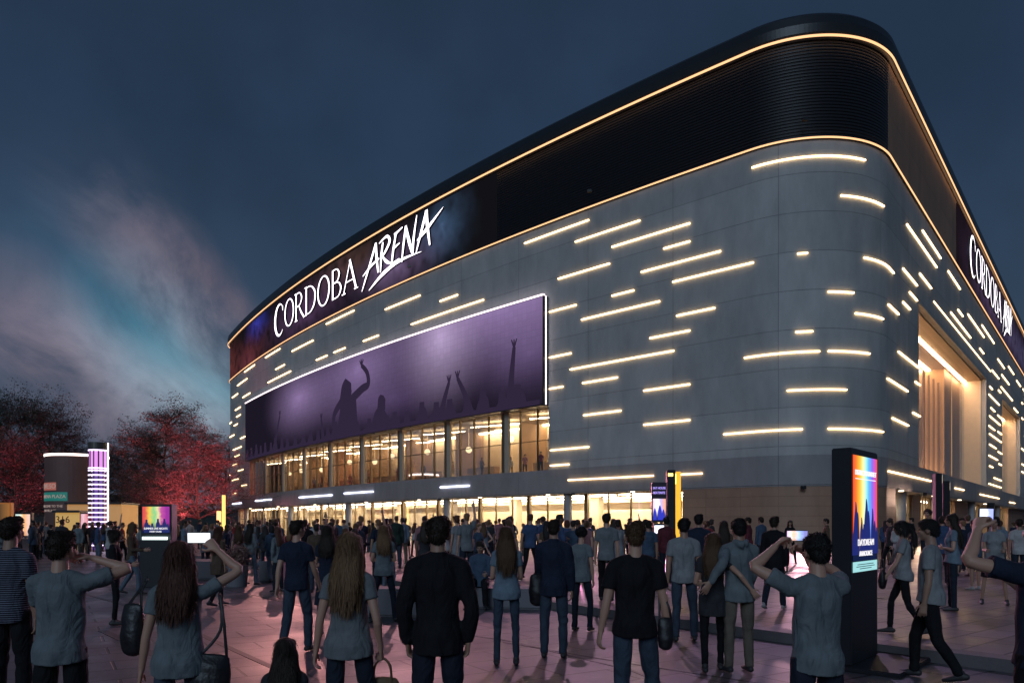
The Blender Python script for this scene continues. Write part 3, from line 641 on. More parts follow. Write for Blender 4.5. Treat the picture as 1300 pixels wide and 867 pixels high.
# ------------------------------------------------------------------ trees and far scenery
def bark(): return mat('bark', (.05, .038, .03), .9, noise=(6, .3))
M_leaf = mat('foliage_dark', (.06, .065, .055), .7, noise=(.5, .4)); M_leafr = mat('foliage_copper', (.14, .075, .065), .65, noise=(.6, .4))
def tree(px, Y, H, spread, leafn, ml, label, seed, lean=0, lift=.18, lsize=.10):
    random.seed(seed); x = (px - 650) / 930 * Y
    b = BM(); tips = []
    def limb(p, d, L, r, lvl):
        segs = 3; q = p.copy(); ring = None
        for i in range(segs + 1):
            rr = r * (1 - .55 * i / segs)
            t = d.normalized(); u = t.orthogonal().normalized(); w = t.cross(u); n = 6 if lvl < 2 else 4
            cur = [b.verts.new(q + (u * math.cos(2 * math.pi * k / n) + w * math.sin(2 * math.pi * k / n)) * rr) for k in range(n)]
            if ring:
                for k in range(n): b.faces.new((ring[k], ring[(k + 1) % n], cur[(k + 1) % n], cur[k]))
            ring = cur
            if i == segs: break
            d = (d + Vector((random.uniform(-.22, .22), random.uniform(-.22, .22), random.uniform(-.05, .12)))).normalized()
            q = q + d * L / segs
            if lvl < 3 and (i > 0 or lvl > 0):
                for _ in range(2 if lvl else 2):
                    a = random.uniform(0, 2 * math.pi); tilt = random.uniform(.7, 1.15)
                    ax = t.orthogonal().normalized(); ax.rotate(Quaternion(t, a))
                    nd = t.copy(); nd.rotate(Quaternion(ax, tilt)); nd.z = nd.z * .6 + .08
                    limb(q, nd.normalized(), L * random.uniform(.5, .72) * spread, rr * .6, lvl + 1)
            if lvl >= 2: tips.append(q.copy())
        tips.append(q.copy())
    h0 = H * lift; d0 = Vector((lean, 0, 1)).normalized()
    root = empty('tree', (x, Y, 0)); 
    limb(Vector((0, 0, 0)), d0, h0, H * .020, 9)
    p = d0 * h0
    for i in range(7):                       # leader with tiers of limbs
        t = i / 7
        for k in range(4):
            a = random.uniform(0, 6.28); nd = Vector((math.cos(a), math.sin(a), random.uniform(.15, .55) + t * .6)).normalized()
            limb(p, nd, H * (.36 - .20 * t) * spread * random.uniform(.7, 1.1), H * .009 * (1 - t * .6), 1)
        q = p + Vector((random.uniform(-.02, .02) * H + lean * H * .05, random.uniform(-.02, .02) * H, H * (1 - lift) / 7.5))
        t_ = (q - p); u = t_.orthogonal().normalized(); w = t_.normalized().cross(u); r0, r1 = H * .016 * (1 - t * .85), H * .016 * (1 - (t + 1 / 7) * .85)
        A = [b.verts.new(p + (u * math.cos(k) + w * math.sin(k)) * r0) for k in (0, 1.05, 2.1, 3.14, 4.2, 5.25)]; B2 = [b.verts.new(q + (u * math.cos(k) + w * math.sin(k)) * r1) for k in (0, 1.05, 2.1, 3.14, 4.2, 5.25)]
        for k in range(6): b.faces.new((A[k], A[(k + 1) % 6], B2[(k + 1) % 6], B2[k]))
        p = q
    tips.append(p)
    obj('trunk', b, bark(), root)
    rng = np.random.default_rng(seed); tp = np.array([tuple(t) for t in tips])
    tp = tp[tp[:, 2] > h0 * .7]
    idx = rng.integers(0, len(tp), leafn); c = tp[idx] + rng.normal(size=(leafn, 3)) * np.array([.36, .36, .15]) * H / 16
    a = rng.normal(size=(leafn, 3)); a[:, 2] *= .5; a /= np.linalg.norm(a, axis=1)[:, None]; e = np.cross(a, rng.normal(size=(leafn, 3))); e /= np.linalg.norm(e, axis=1)[:, None]
    s_ = (rng.uniform(.6, 1.4, leafn) * lsize * H / 16)[:, None]
    V = np.stack([c - a * s_, c + e * s_ * .45, c + a * s_, c - e * s_ * .45], 1).reshape(-1, 3)
    me = bpy.data.meshes.new('crown'); me.from_pydata(V.tolist(), [], [(4 * i, 4 * i + 1, 4 * i + 2, 4 * i + 3) for i in range(leafn)]); me.materials.append(ml)
    o = bpy.data.objects.new('crown', me); col.objects.link(o); o.parent = root
    return tag(root, label, 'tree', 'trees beyond the square')
tree(12, 96, 17.5, 1.15, 34000, M_leaf, 'tallest dark tree at the far left edge behind the copper tree', 1)
tree(60, 104, 17.0, 1.1, 26000, M_leaf, 'tall dark tree behind the round banner tower', 2, lean=.05)
tree(20, 86, 11.5, 1.15, 7000, M_leafr, 'thin copper leaved tree lit red in front of the dark trees', 3, lift=.28, lsize=.13)
tree(172, 112, 15.5, 1.0, 26000, M_leaf, 'rounded dark tree just right of the glowing column', 4)
tree(212, 100, 17.0, 1.0, 26000, M_leafr, 'feathery dark tree rising above the event kiosk, reddish at its top', 5)
tree(250, 92, 13.2, 1.1, 24000, M_leafr, 'broad tree glowing red beside the far end of the arena', 6, lean=.08)
tree(286, 150, 19.5, .9, 9000, M_leaf, 'small dark tree peeping out behind the far end of the arena', 8)
tree(130, 130, 14.5, 1.1, 26000, M_leaf, 'low dim tree hidden behind the glowing column', 9)
def point(nm, px, Y, z, colr, w, r=.4):
    l = bpy.data.lights.new(nm, 'POINT'); l.energy = w; l.color = colr; l.shadow_soft_size = r
    o = bpy.data.objects.new(nm, l); col.objects.link(o); o.location = ((px - 650) / 930 * Y, Y, z); return o
def uplight(px, Y, colr, w, tx, tY, tz, size=60, label=None):
    """small ground floodlight aimed at a tree"""
    x = (px - 650) / 930 * Y; e = empty('floodlight', (x, Y, 0))
    b = BM(); bx(b, -.2, .2, -.14, .14, .18, .46, .03); obj('housing', b, M_dark, e)
    b = BM(); bx(b, -.24, -.21, -.04, .04, 0, .4); bx(b, .21, .24, -.04, .04, 0, .4); bx(b, -.24, .24, -.1, .1, 0, .03); obj('bracket', b, M_dark, e)
    l = bpy.data.lights.new('floodlight_beam', 'SPOT'); l.energy = w; l.color = colr; l.spot_size = rad(size); l.spot_blend = .9; l.shadow_soft_size = .3
    lo = bpy.data.objects.new('floodlight_beam', l); col.objects.link(lo); lo.parent = e; lo.location = (0, 0, .55)
    lo.rotation_euler = rot_to(Vector(((tx - 650) / 930 * tY, tY, tz)) - Vector((x, Y, .55)))
    tag(e, label, 'floodlight', 'floodlights under the trees')
uplight(40, 74, (1, .10, .20), 12000, 22, 86, 8, 50, 'small floodlight throwing red light up into the copper tree at far left')
uplight(262, 78, (1, .12, .18), 34000, 252, 93, 9, 62, 'small floodlight throwing red light into the tree beside the arena')
uplight(225, 84, (1, .18, .22), 12000, 212, 101, 13, 50, 'small floodlight throwing red light to the top of the feathery tree')
# far dark hedge line and hill on the horizon
random.seed(5)
b = BM(); n = 90; prev = None
for i in range(n + 1):
    x = -420 + i * 840 / n; h = 9 + 3 * math.sin(i * .7) + random.uniform(-1.5, 1.5)
    ring = [b.verts.new(q) for q in ((x, 230, 0), (x, 236, h * .7), (x, 246, h), (x, 290, 0))]
    if prev:
        for k in range(3): b.faces.new((prev[k], ring[k], ring[k + 1], prev[k + 1]))
    prev = ring
tag(obj('wooded_rise', fin(b), mat('far_wood', (.03, .035, .035), .95, noise=(.1, .4), bump=(.5, 1)), smooth=True), kind='structure')

# ------------------------------------------------------------------ text helper
def text(name, s, size, m, parent, loc, rot=(rad(90), 0, 0), depth=.004, sx=1, align='CENTER'):
    c = bpy.data.curves.new(name, 'FONT'); c.body = s; c.size = size; c.extrude = depth; c.align_x = align; c.align_y = 'CENTER'; c.resolution_u = 3
    t = bpy.data.objects.new(name, c); col.objects.link(t)
    dg = bpy.context.evaluated_depsgraph_get(); dg.update(); me = bpy.data.meshes.new_from_object(t.evaluated_get(dg))
    bpy.data.objects.remove(t); me.materials.clear(); me.materials.append(m)
    o = bpy.data.objects.new(name, me); col.objects.link(o); o.parent = parent; o.location = loc; o.rotation_euler = rot; o.scale = (sx, 1, 1)
    return o
M_txtw = emis('lit_text_white', (1, .97, 1), 1.0); M_txtv = emis('lit_text_violet', (.45, .35, 1), 1.6)
def uvquad(bm, x0, x1, y, z0, z1):
    uv = bm.loops.layers.uv.verify(); vs = [bm.verts.new(q) for q in ((x0, y, z0), (x1, y, z0), (x1, y, z1), (x0, y, z1))]
    f = bm.faces.new(vs)
    for l, c in zip(f.loops, ((0, 0), (1, 0), (1, 1), (0, 1))): l[uv].uv = c
def picture(name, stops, fade, strength=1.0, wob=0.0):
    """vertical colour stripes (stops along u) fading to dark blue below"""
    def fn(t, uv, e):
        L = t.links.new; src = uv
        sp = N(t, 'ShaderNodeSeparateXYZ'); L(uv, sp.inputs[0]); ux = sp.outputs[0]
        if wob:
            n = N(t, 'ShaderNodeTexNoise'); n.inputs['Scale'].default_value = 5; L(uv, n.inputs[0])
            m_ = N(t, 'ShaderNodeMath', operation='MULTIPLY_ADD'); L(n.outputs[0], m_.inputs[0]); m_.inputs[1].default_value = wob; L(ux, m_.inputs[2]); ux = m_.outputs[0]
        cr = N(t, 'ShaderNodeValToRGB'); L(ux, cr.inputs[0]); el = cr.color_ramp.elements
        el[0].position, el[0].color = stops[0][0], (*stops[0][1], 1); el[1].position, el[1].color = stops[-1][0], (*stops[-1][1], 1)
        for p_, c_ in stops[1:-1]: el.new(p_).color = (*c_, 1)
        mr = N(t, 'ShaderNodeMapRange', interpolation_type='SMOOTHSTEP'); L(sp.outputs[1], mr.inputs[0]); mr.inputs[1].default_value = fade[0]; mr.inputs[2].default_value = fade[1]
        mx = N(t, 'ShaderNodeMix', data_type='RGBA'); L(mr.outputs[0], mx.inputs[0]); mx.inputs[6].default_value = (.006, .012, .05, 1); L(cr.outputs[0], mx.inputs[7])
        L(mx.outputs[2], e.inputs[0]); e.inputs[1].default_value = strength
    return shade_uv(name, fn)
RAINBOW = [(0, (.75, .05, .03)), (.14, (.95, .18, .03)), (.3, (1, .50, .05)), (.42, (1, .85, .35)), (.54, (.35, .80, .75)), (.66, (.10, .45, .95)), (.8, (.22, .14, .75)), (.92, (.60, .08, .45)), (1, (.75, .08, .08))]

# ------------------------------------------------------------------ large totem in the foreground

M_tot = mat('totem_black', (.014, .014, .018), .45, noise=(3, .3))
tot = empty('display_totem', (3.89, 8.4, 0), rad(47.8))
tag(tot, 'tall black display totem with rainbow event poster, the nearest sign on the square', 'display sign')
b = BM(); bx(b, 0, 1.0, 0, .22, .05, 2.56, .012); obj('housing', b, M_tot, tot)
b = BM(); bx(b, -.12, 1.30, -.55, .42, 0, .055, .012); obj('base_plate', b, M_tot, tot)
b = BM(); uvquad(b, .04, .96, -.006, 1.25, 2.48)
scr_t = obj('screen', b, picture('poster_picture', RAINBOW, (.05, .38), 1.25, .04), tot)
b = BM(); uvquad(b, .04, .96, -.006, 1.12, 1.24); obj('light_strip', b, emis('strip_cyan', (.42, .85, .88), .9), tot)
fl_ = lambda u, v, d: Vector((u, d, v))
b = BM()
random.seed(4)
for u, h, w in ((.13, .62, .13), (.20, .50, .10), (.34, .44, .10), (.42, .36, .12), (.52, .66, .15), (.60, .52, .13), (.76, .55, .10), (.84, .40, .12), (.07, .34, .10), (.92, .32, .1)):
    put_stroke(b, [(u, 1.32), (u, 1.32 + h * .55), (u + .01, 1.32 + h * .85), (u, 1.32 + h)], [w * 1.2, w, w * .5, .012], fl_, -.008, -.011, ms=0)
obj('poster_figure', b, emis('poster_navy', (.012, .02, .16), 1.0), scr_t)
text('lettering', 'DISTRICTSOUNDSET', .085, M_txtw, scr_t, (.5, -.012, 2.28), sx=1.0)
b = BM(); bx(b, .12, .88, -.012, -.008, 2.205, 2.215); obj('rule', b, M_txtw, scr_t)
text('lettering', 'DAYDREAM', .11, M_txtw, scr_t, (.5, -.012, 1.46), sx=1.05)
text('lettering', 'ANNOUNCE', .085, M_txtw, scr_t, (.5, -.012, 1.33))
b = BM(); 
for k, (z_, w_) in enumerate(((1.205, .30), (1.18, .34), (1.155, .22))): bx(b, .5 - w_, .5 + w_, -.011, -.007, z_ - .004, z_ + .004)
obj('rule', b, mat('strip_ink', (.05, .15, .16), .5), scr_t)

# event kiosk with colourful poster, left of the square
kY = 19.5; kx = (202 - 650) / 930 * kY
kio = empty('display_kiosk', (kx, kY, 0), rad(-6)); tag(kio, 'dark waist-high event kiosk with multicolour crowd poster screen left of the square', 'display sign')
b = BM(); bx(b, -.43, .43, -.14, .14, 1.26, 2.20, .015); bx(b, -.43, .43, -.22, .22, .0, 1.262, .02); obj('housing', b, M_tot, kio)
b = BM(); uvquad(b, -.38, .38, -.146, 1.44, 2.14)
ks = obj('screen', b, picture('kiosk_picture', [(0, (.7, .03, .06)), (.22, (.8, .12, .10)), (.4, (.95, .65, .10)), (.55, (.25, .7, .3)), (.7, (.9, .8, .4)), (.85, (.6, .1, .4)), (1, (.35, .04, .35))], (.05, .5), 1.0, .25), kio)
b = BM()
for u, h, w in ((-.26, .34, .12), (-.10, .24, .09), (.06, .36, .11), (.24, .36, .11), (.33, .22, .1), (-.18, .2, .1), (.15, .2, .1)):
    put_stroke(b, [(u, 1.46), (u, 1.46 + h * .6), (u, 1.46 + h * .8)], [w * 1.2, w, w * .35], fl_, -.150, -.153, ms=0); put_stroke(b, [(u, 1.46 + h * .74), (u, 1.46 + h)], [.06, .05], fl_, -.150, -.153, ms=0)
obj('poster_figure', b, emis('kiosk_navy', (.01, .015, .13), 1.0), ks)
text('lettering', 'SUMMER LIVE NIGHTS', .075, M_txtw, ks, (0, -.156, 1.56), sx=.9); text('lettering', 'EVERY DUSK', .06, M_txtw, ks, (0, -.156, 1.48))
b = BM(); bx(b, -.33, .36, -.235, -.20, 1.268, 1.345); obj('light_strip', b, emis('strip_white', (.8, 1, .95), 2.2), kio)
# sign post with violet writing and yellow light fin
pY = 25; pxm = lambda p_: (p_ - 845) / 930 * pY
po = empty('sign_post', ((845 - 650) / 930 * pY, pY, TH)); tag(po, 'dark sign post with violet lettering board, small poster screen and bright yellow light fin', 'sign post')
b = BM(); bx(b, pxm(846), pxm(856.5), -.15, .15, 0, 3.38, .02); obj('post', b, M_tot, po)
b = BM(); bx(b, pxm(857), pxm(863.5), -.12, .12, 0, 3.32, .015); obj('light_fin', b, emis('yellow_fin', (1, .52, .04), 1.1), po)
b = BM(); bx(b, pxm(827), pxm(845.6), -.08, .08, 1.60, 2.96, .015); sb = obj('sign_board', b, mat('board_violet', (.04, .03, .05), .4), po)
text('lettering', 'SAT HOUSE', .115, M_txtv, sb, (pxm(836.3), -.09, 2.76), sx=.72); text('lettering', 'BEATSNITE', .115, M_txtv, sb, (pxm(836.3), -.09, 2.60), sx=.72)
b = BM(); uvquad(b, pxm(828.2), pxm(844.6), -.086, 1.66, 2.40)
s2 = obj('screen', b, picture('post_picture', [(0, (.7, .3, .3)), (.3, (.9, .75, .9)), (.55, (1, .9, .9)), (.8, (.5, .45, .95)), (1, (.8, .4, .3))], (.1, .55), 1.3, .3), sb)
b = BM()
for u, h, w in ((-.15, .40, .10), (.02, .50, .13), (.14, .36, .10)): 
    u += pxm(836.3); put_stroke(b, [(u, 1.68), (u, 1.68 + h * .6), (u, 1.68 + h)], [w * 1.3, w, .02], fl_, -.09, -.092, ms=0)
obj('poster_figure', b, emis('post_navy', (.03, .04, .55), 1.0), s2)
b = BM(); bx(b, pxm(856.4), pxm(857.1), -.16, -.1, 2.9, 3.25); bx(b, pxm(847), pxm(853), -.165, -.15, 3.16, 3.26); obj('marker_light', b, emis('marker_yellow', (1, .75, .15), 4), po)
# ticket terminal beneath it
b_ = empty('ticket_terminal', ((836 - 650) / 930 * 22, 22, TH)); tag(b_, 'small dark terminal with pale lit screen in front of the yellow-finned sign post', 'terminal')
b = BM(); bx(b, -.16, .16, -.1, .1, 0, 1.56, .015); obj('housing', b, M_tot, b_); b = BM(); bx(b, -.14, .14, -.115, -.102, 1.26, 1.50); obj('screen', b, emis('pale_screen', (.85, .85, 1), 2), b_)

# glowing ring column
cY = 45; cx = (125 - 650) / 930 * cY
lc = empty('light_column', (cx, cY, 0)); tag(lc, 'tall glowing violet and white ringed light column left of the square', 'light column')
def latt():
    b = BM()
    for k in range(12):
        a = 2 * math.pi * k / 12; bx(b, *(sorted((.5 * math.cos(a) - .03, .5 * math.cos(a) + .03))), *(sorted((.5 * math.sin(a) - .03, .5 * math.sin(a) + .03))), 0, 6.35)
    return b
obj('frame', latt(), M_tot, lc)
b = BM(); cyl(b, 0, 0, .1, 6.2, .34, n=20); obj('core', b, emis('violet_core', (.16, .07, .42), .75), lc)
b = BM(); cyl(b, 0, 0, 5.0, 6.12, .50, n=28, cap=False); obj('diffuser', b, emis('pink_diffuser', (.80, .30, .85), 1.1), lc)
for k in range(19):
    b = BM(); z_ = .35 + k * .285 if k < 17 else (5.05 if k == 17 else 6.14); cyl(b, 0, 0, z_, z_ + .075, .56, n=32); obj('light_ring', b, emis('ring_white', (.88, .70, 1), 2.2), lc)
b = BM(); cyl(b, 0, 0, 6.22, 6.66, .585, n=32); obj('cap', b, mat('column_cap', (.10, .09, .08), .4, metal=.4), lc)
b = BM(); bx(b, .555, .60, -.05, .05, .2, 6.66); obj('light_edge', b, emis('edge_white', (1, .85, 1), 3), lc)

# round banner tower
bY = 78; bxm = (98 - 650) / 930 * bY
bt = empty('banner_tower', (bxm, bY, 0)); tag(bt, 'round dark tower with white light rim and banners behind the glowing column', 'tower')
b = BM(); cyl(b, 0, 0, 0, 8.7, 2.95, n=48); obj('drum', b, mat('drum_brown', (.15, .075, .065), .6, noise=(.6, .25), emit=(.10, .03, .03), es=.0), bt)
b = BM(); cyl(b, 0, 0, 8.72, 8.94, 3.0, n=48); obj('light_rim', b, emis('rim_white', (1, .82, .75), 3), bt)
def bann(z0, z1, a0, a1, m, nm='banner'):
    b = BM(); pr = None
    for k in range(13):
        a = rad(a0 + (a1 - a0) * k / 12); x, y = 2.98 * math.cos(a), 2.98 * math.sin(a); c = (b.verts.new((x, y, z0)), b.verts.new((x, y, z1)))
        if pr: b.faces.new((pr[0], c[0], c[1], pr[1]))
        pr = c
    return obj(nm, b, m, bt)
bann(5.15, 5.95, 208, 262, emis('banner_pink', (.42, .13, .10), .75)); bann(4.05, 4.95, 208, 284, emis('banner_teal', (.01, .13, .11), 1.0))
M_dimtxt = emis('dim_text', (.55, .42, .38), .55)
def curtext(s_, z_, size, a_c, m):
    o = text('lettering', s_, size, m, bt, (0, 0, 0), depth=.01)
    for v in o.data.vertices:
        a = rad(a_c) + v.co.x / 3.0; r = 3.0 + v.co.z; x, y, z = r * math.cos(a), r * math.sin(a), z_ + v.co.y; v.co = (x, y, z)
    o.rotation_euler = (0, 0, 0)
curtext('LIVE:SO', 5.55, .68, 240, M_dimtxt); curtext('ARENA PLAZA', 4.5, .50, 250, M_dimtxt); curtext('WELCOME TO THE', 3.5, .36, 246, M_dimtxt); curtext('FAN VILLAGE', 3.05, .34, 243, M_dimtxt)
# low stalls and signs on the left
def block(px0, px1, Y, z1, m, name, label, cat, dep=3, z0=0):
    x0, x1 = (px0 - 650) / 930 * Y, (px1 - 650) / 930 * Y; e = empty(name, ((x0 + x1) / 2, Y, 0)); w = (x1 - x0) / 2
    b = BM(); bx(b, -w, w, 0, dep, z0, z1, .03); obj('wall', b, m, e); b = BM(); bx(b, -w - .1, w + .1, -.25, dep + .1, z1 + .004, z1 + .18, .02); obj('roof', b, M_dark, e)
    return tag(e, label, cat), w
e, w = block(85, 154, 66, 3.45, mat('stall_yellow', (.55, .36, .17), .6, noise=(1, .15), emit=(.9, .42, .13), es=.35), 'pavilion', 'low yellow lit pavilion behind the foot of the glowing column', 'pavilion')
b = BM(); bx(b, -1.9, -1.45, -.03, -.004, 2.45, 2.9); obj('vent', b, M_dark, e)
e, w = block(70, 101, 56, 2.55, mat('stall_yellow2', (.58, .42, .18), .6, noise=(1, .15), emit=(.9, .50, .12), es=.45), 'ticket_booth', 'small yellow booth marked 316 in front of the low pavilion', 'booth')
text('lettering', '316', .75, mat('booth_ink', (.03, .02, .02), .6), e, (-.35, -.02, 2.0))
def signbox(px0, px1, Y, z0, z1, m, label, frame=M_dark):
    x0, x1 = (px0 - 650) / 930 * Y, (px1 - 650) / 930 * Y; w = (x1 - x0) / 2; e = empty('light_box', ((x0 + x1) / 2, Y, 0))
    b = BM(); bx(b, -w, w, 0, .25, z0, z1, .02); bx(b, -w, -w + .12, .02, .2, 0, z0); bx(b, w - .12, w, .02, .2, 0, z0); obj('housing', b, frame, e)
    b = BM(); uvquad(b, -w + .08, w - .08, -.008, z0 + .08, z1 - .08); obj('screen', b, m, e); return tag(e, label, 'display sign')
warmpic = picture('small_poster_warm', [(0, (.9, .6, .3)), (.3, (.6, .9, .9)), (.5, (1, .9, .7)), (.75, (1, .45, .15)), (1, (.9, .6, .5))], (-.6, .4), 1.1, .3)
signbox(18, 40, 44, .9, 2.35, warmpic, 'small bright poster box with warm picture near the left edge')
signbox(-16, 14, 40, .7, 2.85, picture('menu_board', [(0, (.10, .06, .04)), (.5, (.12, .07, .04)), (1, (.45, .2, .06))], (-.2, .2), .7, .05), 'dim orange framed board at the far left edge', mat('orange_frame', (.25, .10, .03), .5, emit=(.7, .22, .03), es=.3))
signbox(101, 119, 50, .8, 2.45, picture('pink_poster', [(0, (.5, .08, .12)), (.4, (.95, .6, .7)), (.7, (.8, .3, .35)), (1, (.4, .05, .08))], (-.3, .3), 1.0, .4), 'small pink poster box just left of the glowing column')
# slim yellow light bollards near the far end of the arena
for px, Y, h, w in ((284, 80, 4.7, .33), (278, 82, 3.0, .45)):
    e = empty('light_bollard', ((px - 650) / 930 * Y, Y, TH)); tag(e, ('taller slim' if h > 4 else 'shorter wide') + ' yellow light post at the far end of the arena', 'light post', 'yellow light posts')
    b = BM(); bx(b, -w / 2, w / 2, -.1, .1, .3, h, .02); obj('light_panel', b, emis('bollard_yellow', (1, .62, .16), 1.6), e); b = BM(); bx(b, -w / 2 - .05, w / 2 + .05, -.16, .16, 0, .3, .02); obj('foot', b, M_dark, e)
# dark lamp masts by the right-hand doors
for px, Y, h, w, lab in ((1190, 27, 3.40, .24, 'taller dark lamp mast with a small light at its top, by the right-hand doors'), (1199.5, 27.5, 3.15, .26, 'shorter dark mast just right of the taller one by the right-hand doors'), (1258, 40, 2.7, .30, 'dark mast before the far right doors')):
    e = empty('lamp_mast', ((px - 650) / 930 * Y, Y, TH)); tag(e, lab, 'mast', 'dark masts on the right')
    b = BM(); bx(b, -w / 2, w / 2, -.12, .12, 0, h, .015); obj('post', b, M_tot, e)
    b = BM(); bx(b, w / 2 + .004, w / 2 + .03, -.06, .06, h - .35, h - .05); obj('lamp', b, emis('mast_lamp', (1, .75, .5), 3), e)

# concrete planters / seats
M_conc = mat('planter_concrete', (.15, .145, .16), .7, noise=(2, .2), bump=(20, .4))
def planter(px, Y, r, h, label, plants=0, square=0, rz=0, ln=0):
    x = (px - 650) / 930 * Y; z = TH if on_terrace(x, Y) else 0
    e = empty('planter' if plants else 'seat_block', (x, Y, z), rz)
    b = BM()
    if square: bx(b, -ln / 2, ln / 2, -r, r, .0, h, .035)
    else: cyl(b, 0, 0, 0, h, r * .94, r, 32); 
    obj('tub' if plants else 'block', b, M_conc, e)
    if plants:
        rng = np.random.default_rng(plants); n = 900
        c = rng.normal(size=(n, 3)) * np.array([r * .5, r * .5, .16]) + np.array([0, 0, h + .22]); V = []
        for q in c:
            a = rng.normal(size=3); a /= np.linalg.norm(a); e2 = np.cross(a, rng.normal(size=3)); e2 /= np.linalg.norm(e2); V += [q - a * .05, q + e2 * .02, q + a * .05, q - e2 * .02]
        me = bpy.data.meshes.new('shrub'); me.from_pydata([tuple(v) for v in V], [], [(4 * i, 4 * i + 1, 4 * i + 2, 4 * i + 3) for i in range(n)]); me.materials.append(mat('shrub_pink', (.22, .12, .10), .7, noise=(5, .4)))
        o = bpy.data.objects.new('shrub', me); col.objects.link(o); o.parent = e
    tag(e, label, 'planter' if plants else 'seat block', 'concrete tubs and blocks on the square')
planter(300.5, 19.8, .29, .56, 'round grey concrete tub with pinkish shrub between standing people', plants=4)
planter(262, 23, .8, .55, 'long low concrete block seat behind the round tub', square=1, ln=1.5)
planter(346, 21.5, .28, .60, 'square concrete block right of the round tub', square=1, ln=.62)
planter(505, 13.6, .34, .50, 'concrete block seat behind the dark jacketed man', square=1, ln=1.9, rz=rad(-8))
planter(645, 14.85, .36, .40, 'wide concrete block seat with a man sitting on it', square=1, ln=1.6, rz=rad(-12))

# ------------------------------------------------------------------ people
def cloth(name, c, rough=.85, stripes=None):
    c = tuple(v * .78 for v in c)
    def cb(m, t, b, tc):
        L = t.links.new
        n = N(t, 'ShaderNodeTexNoise'); n.inputs['Scale'].default_value = 7; n.inputs['Detail'].default_value = 4; L(tc.outputs['Object'], n.inputs[0])
        mr = N(t, 'ShaderNodeMapRange'); L(n.outputs[0], mr.inputs[0]); mr.inputs[1].default_value = .3; mr.inputs[2].default_value = .7; mr.inputs[3].default_value = .8; mr.inputs[4].default_value = 1.15
        src = None
        if stripes:
            w = N(t, 'ShaderNodeTexWave', bands_direction='Z'); w.inputs['Scale'].default_value = stripes[1]; w.inputs['Distortion'].default_value = .6; w.inputs['Detail'].default_value = 1; L(tc.outputs['Object'], w.inputs[0])
            mx = N(t, 'ShaderNodeMix', data_type='RGBA'); mr2 = N(t, 'ShaderNodeMapRange'); L(w.outputs['Fac'], mr2.inputs[0]); mr2.inputs[1].default_value = .62; mr2.inputs[2].default_value = .72
            L(mr2.outputs[0], mx.inputs[0]); mx.inputs[6].default_value = (*c, 1); mx.inputs[7].default_value = (*stripes[0], 1); src = mx.outputs[2]
        vm = N(t, 'ShaderNodeVectorMath', operation='SCALE'); L(mr.outputs[0], vm.inputs['Scale'])
        if src is None: vm.inputs[0].default_value = c
        else: L(src, vm.inputs[0])
        L(vm.outputs[0], b.inputs['Base Color'])
        mp = N(t, 'ShaderNodeMapping'); L(tc.outputs['Object'], mp.inputs[0]); mp.inputs['Rotation'].default_value = (.4, .5, .2); mp.inputs['Scale'].default_value = (1, 1, .45)
        n2 = N(t, 'ShaderNodeTexNoise'); n2.inputs['Scale'].default_value = 9; n2.inputs['Detail'].default_value = 5; n2.inputs['Distortion'].default_value = 1.2; L(mp.outputs[0], n2.inputs[0])
        bp = N(t, 'ShaderNodeBump'); bp.inputs['Strength'].default_value = .9; bp.inputs['Distance'].default_value = .04; L(n2.outputs[0], bp.inputs['Height']); L(bp.outputs[0], b.inputs['Normal'])
    return mat('cloth_' + name, c, rough, spec=.2, cb=cb)
def haircb(m, t, b, tc):
    L = t.links.new; mp = N(t, 'ShaderNodeMapping'); L(tc.outputs['Object'], mp.inputs[0]); mp.inputs['Scale'].default_value = (1, 1, .08)
    n = N(t, 'ShaderNodeTexNoise'); n.inputs['Scale'].default_value = 130; n.inputs['Detail'].default_value = 5; L(mp.outputs[0], n.inputs[0])
    bp = N(t, 'ShaderNodeBump'); bp.inputs['Strength'].default_value = .7; bp.inputs['Distance'].default_value = .01; L(n.outputs[0], bp.inputs['Height']); L(bp.outputs[0], b.inputs['Normal'])
    base = b.inputs['Base Color'].default_value[:3]; mx = N(t, 'ShaderNodeMix', data_type='RGBA'); L(n.outputs[0], mx.inputs[0]); mx.inputs[6].default_value = (*[c * .5 for c in base], 1); mx.inputs[7].default_value = (*[c * 1.7 for c in base], 1); L(mx.outputs[2], b.inputs['Base Color'])
HAIR = {k: mat('hair_' + k, c, .62, cb=haircb, spec=.3) for k, c in dict(black=(.012, .010, .009), dark=(.025, .016, .011), brown=(.075, .038, .018), light=(.16, .085, .04), auburn=(.07, .025, .015)).items()}
SKIN = {k: mat('skin_' + k, c, .5, noise=(6, .10)) for k, c in dict(light=(.48, .27, .19), mid=(.34, .19, .13), dark=(.17, .09, .06)).items()}
TOPC = {k: cloth(k, c) for k, c in {'grey': (.20, .215, .225), 'light grey': (.30, .31, .32), 'teal grey': (.185, .215, .23), 'light blue': (.19, .25, .31), 'blue': (.06, .10, .20), 'navy': (.022, .03, .055), 'black': (.014, .013, .016),
        'charcoal': (.045, .045, .05), 'white': (.50, .48, .47), 'red': (.26, .035, .04), 'brown': (.12, .08, .055), 'olive': (.08, .085, .05), 'pink': (.36, .17, .18), 'denim': (.07, .11, .17), 'dark green': (.03, .05, .04)}.items()}
TOPC['striped'] = cloth('striped', (.02, .022, .035), stripes=((.16, .17, .22), 17)); TOPC['checked'] = cloth('checked', (.20, .03, .04), stripes=((.03, .02, .03), 12))
BOTC = {k: cloth('b_' + k, c) for k, c in {'jeans': (.052, .072, .105), 'dark jeans': (.022, .029, .045), 'light jeans': (.13, .17, .22), 'black trousers': (.012, .012, .014), 'grey trousers': (.10, .095, .09), 'khaki trousers': (.17, .14, .11), 'navy trousers': (.02, .024, .04)}.items()}
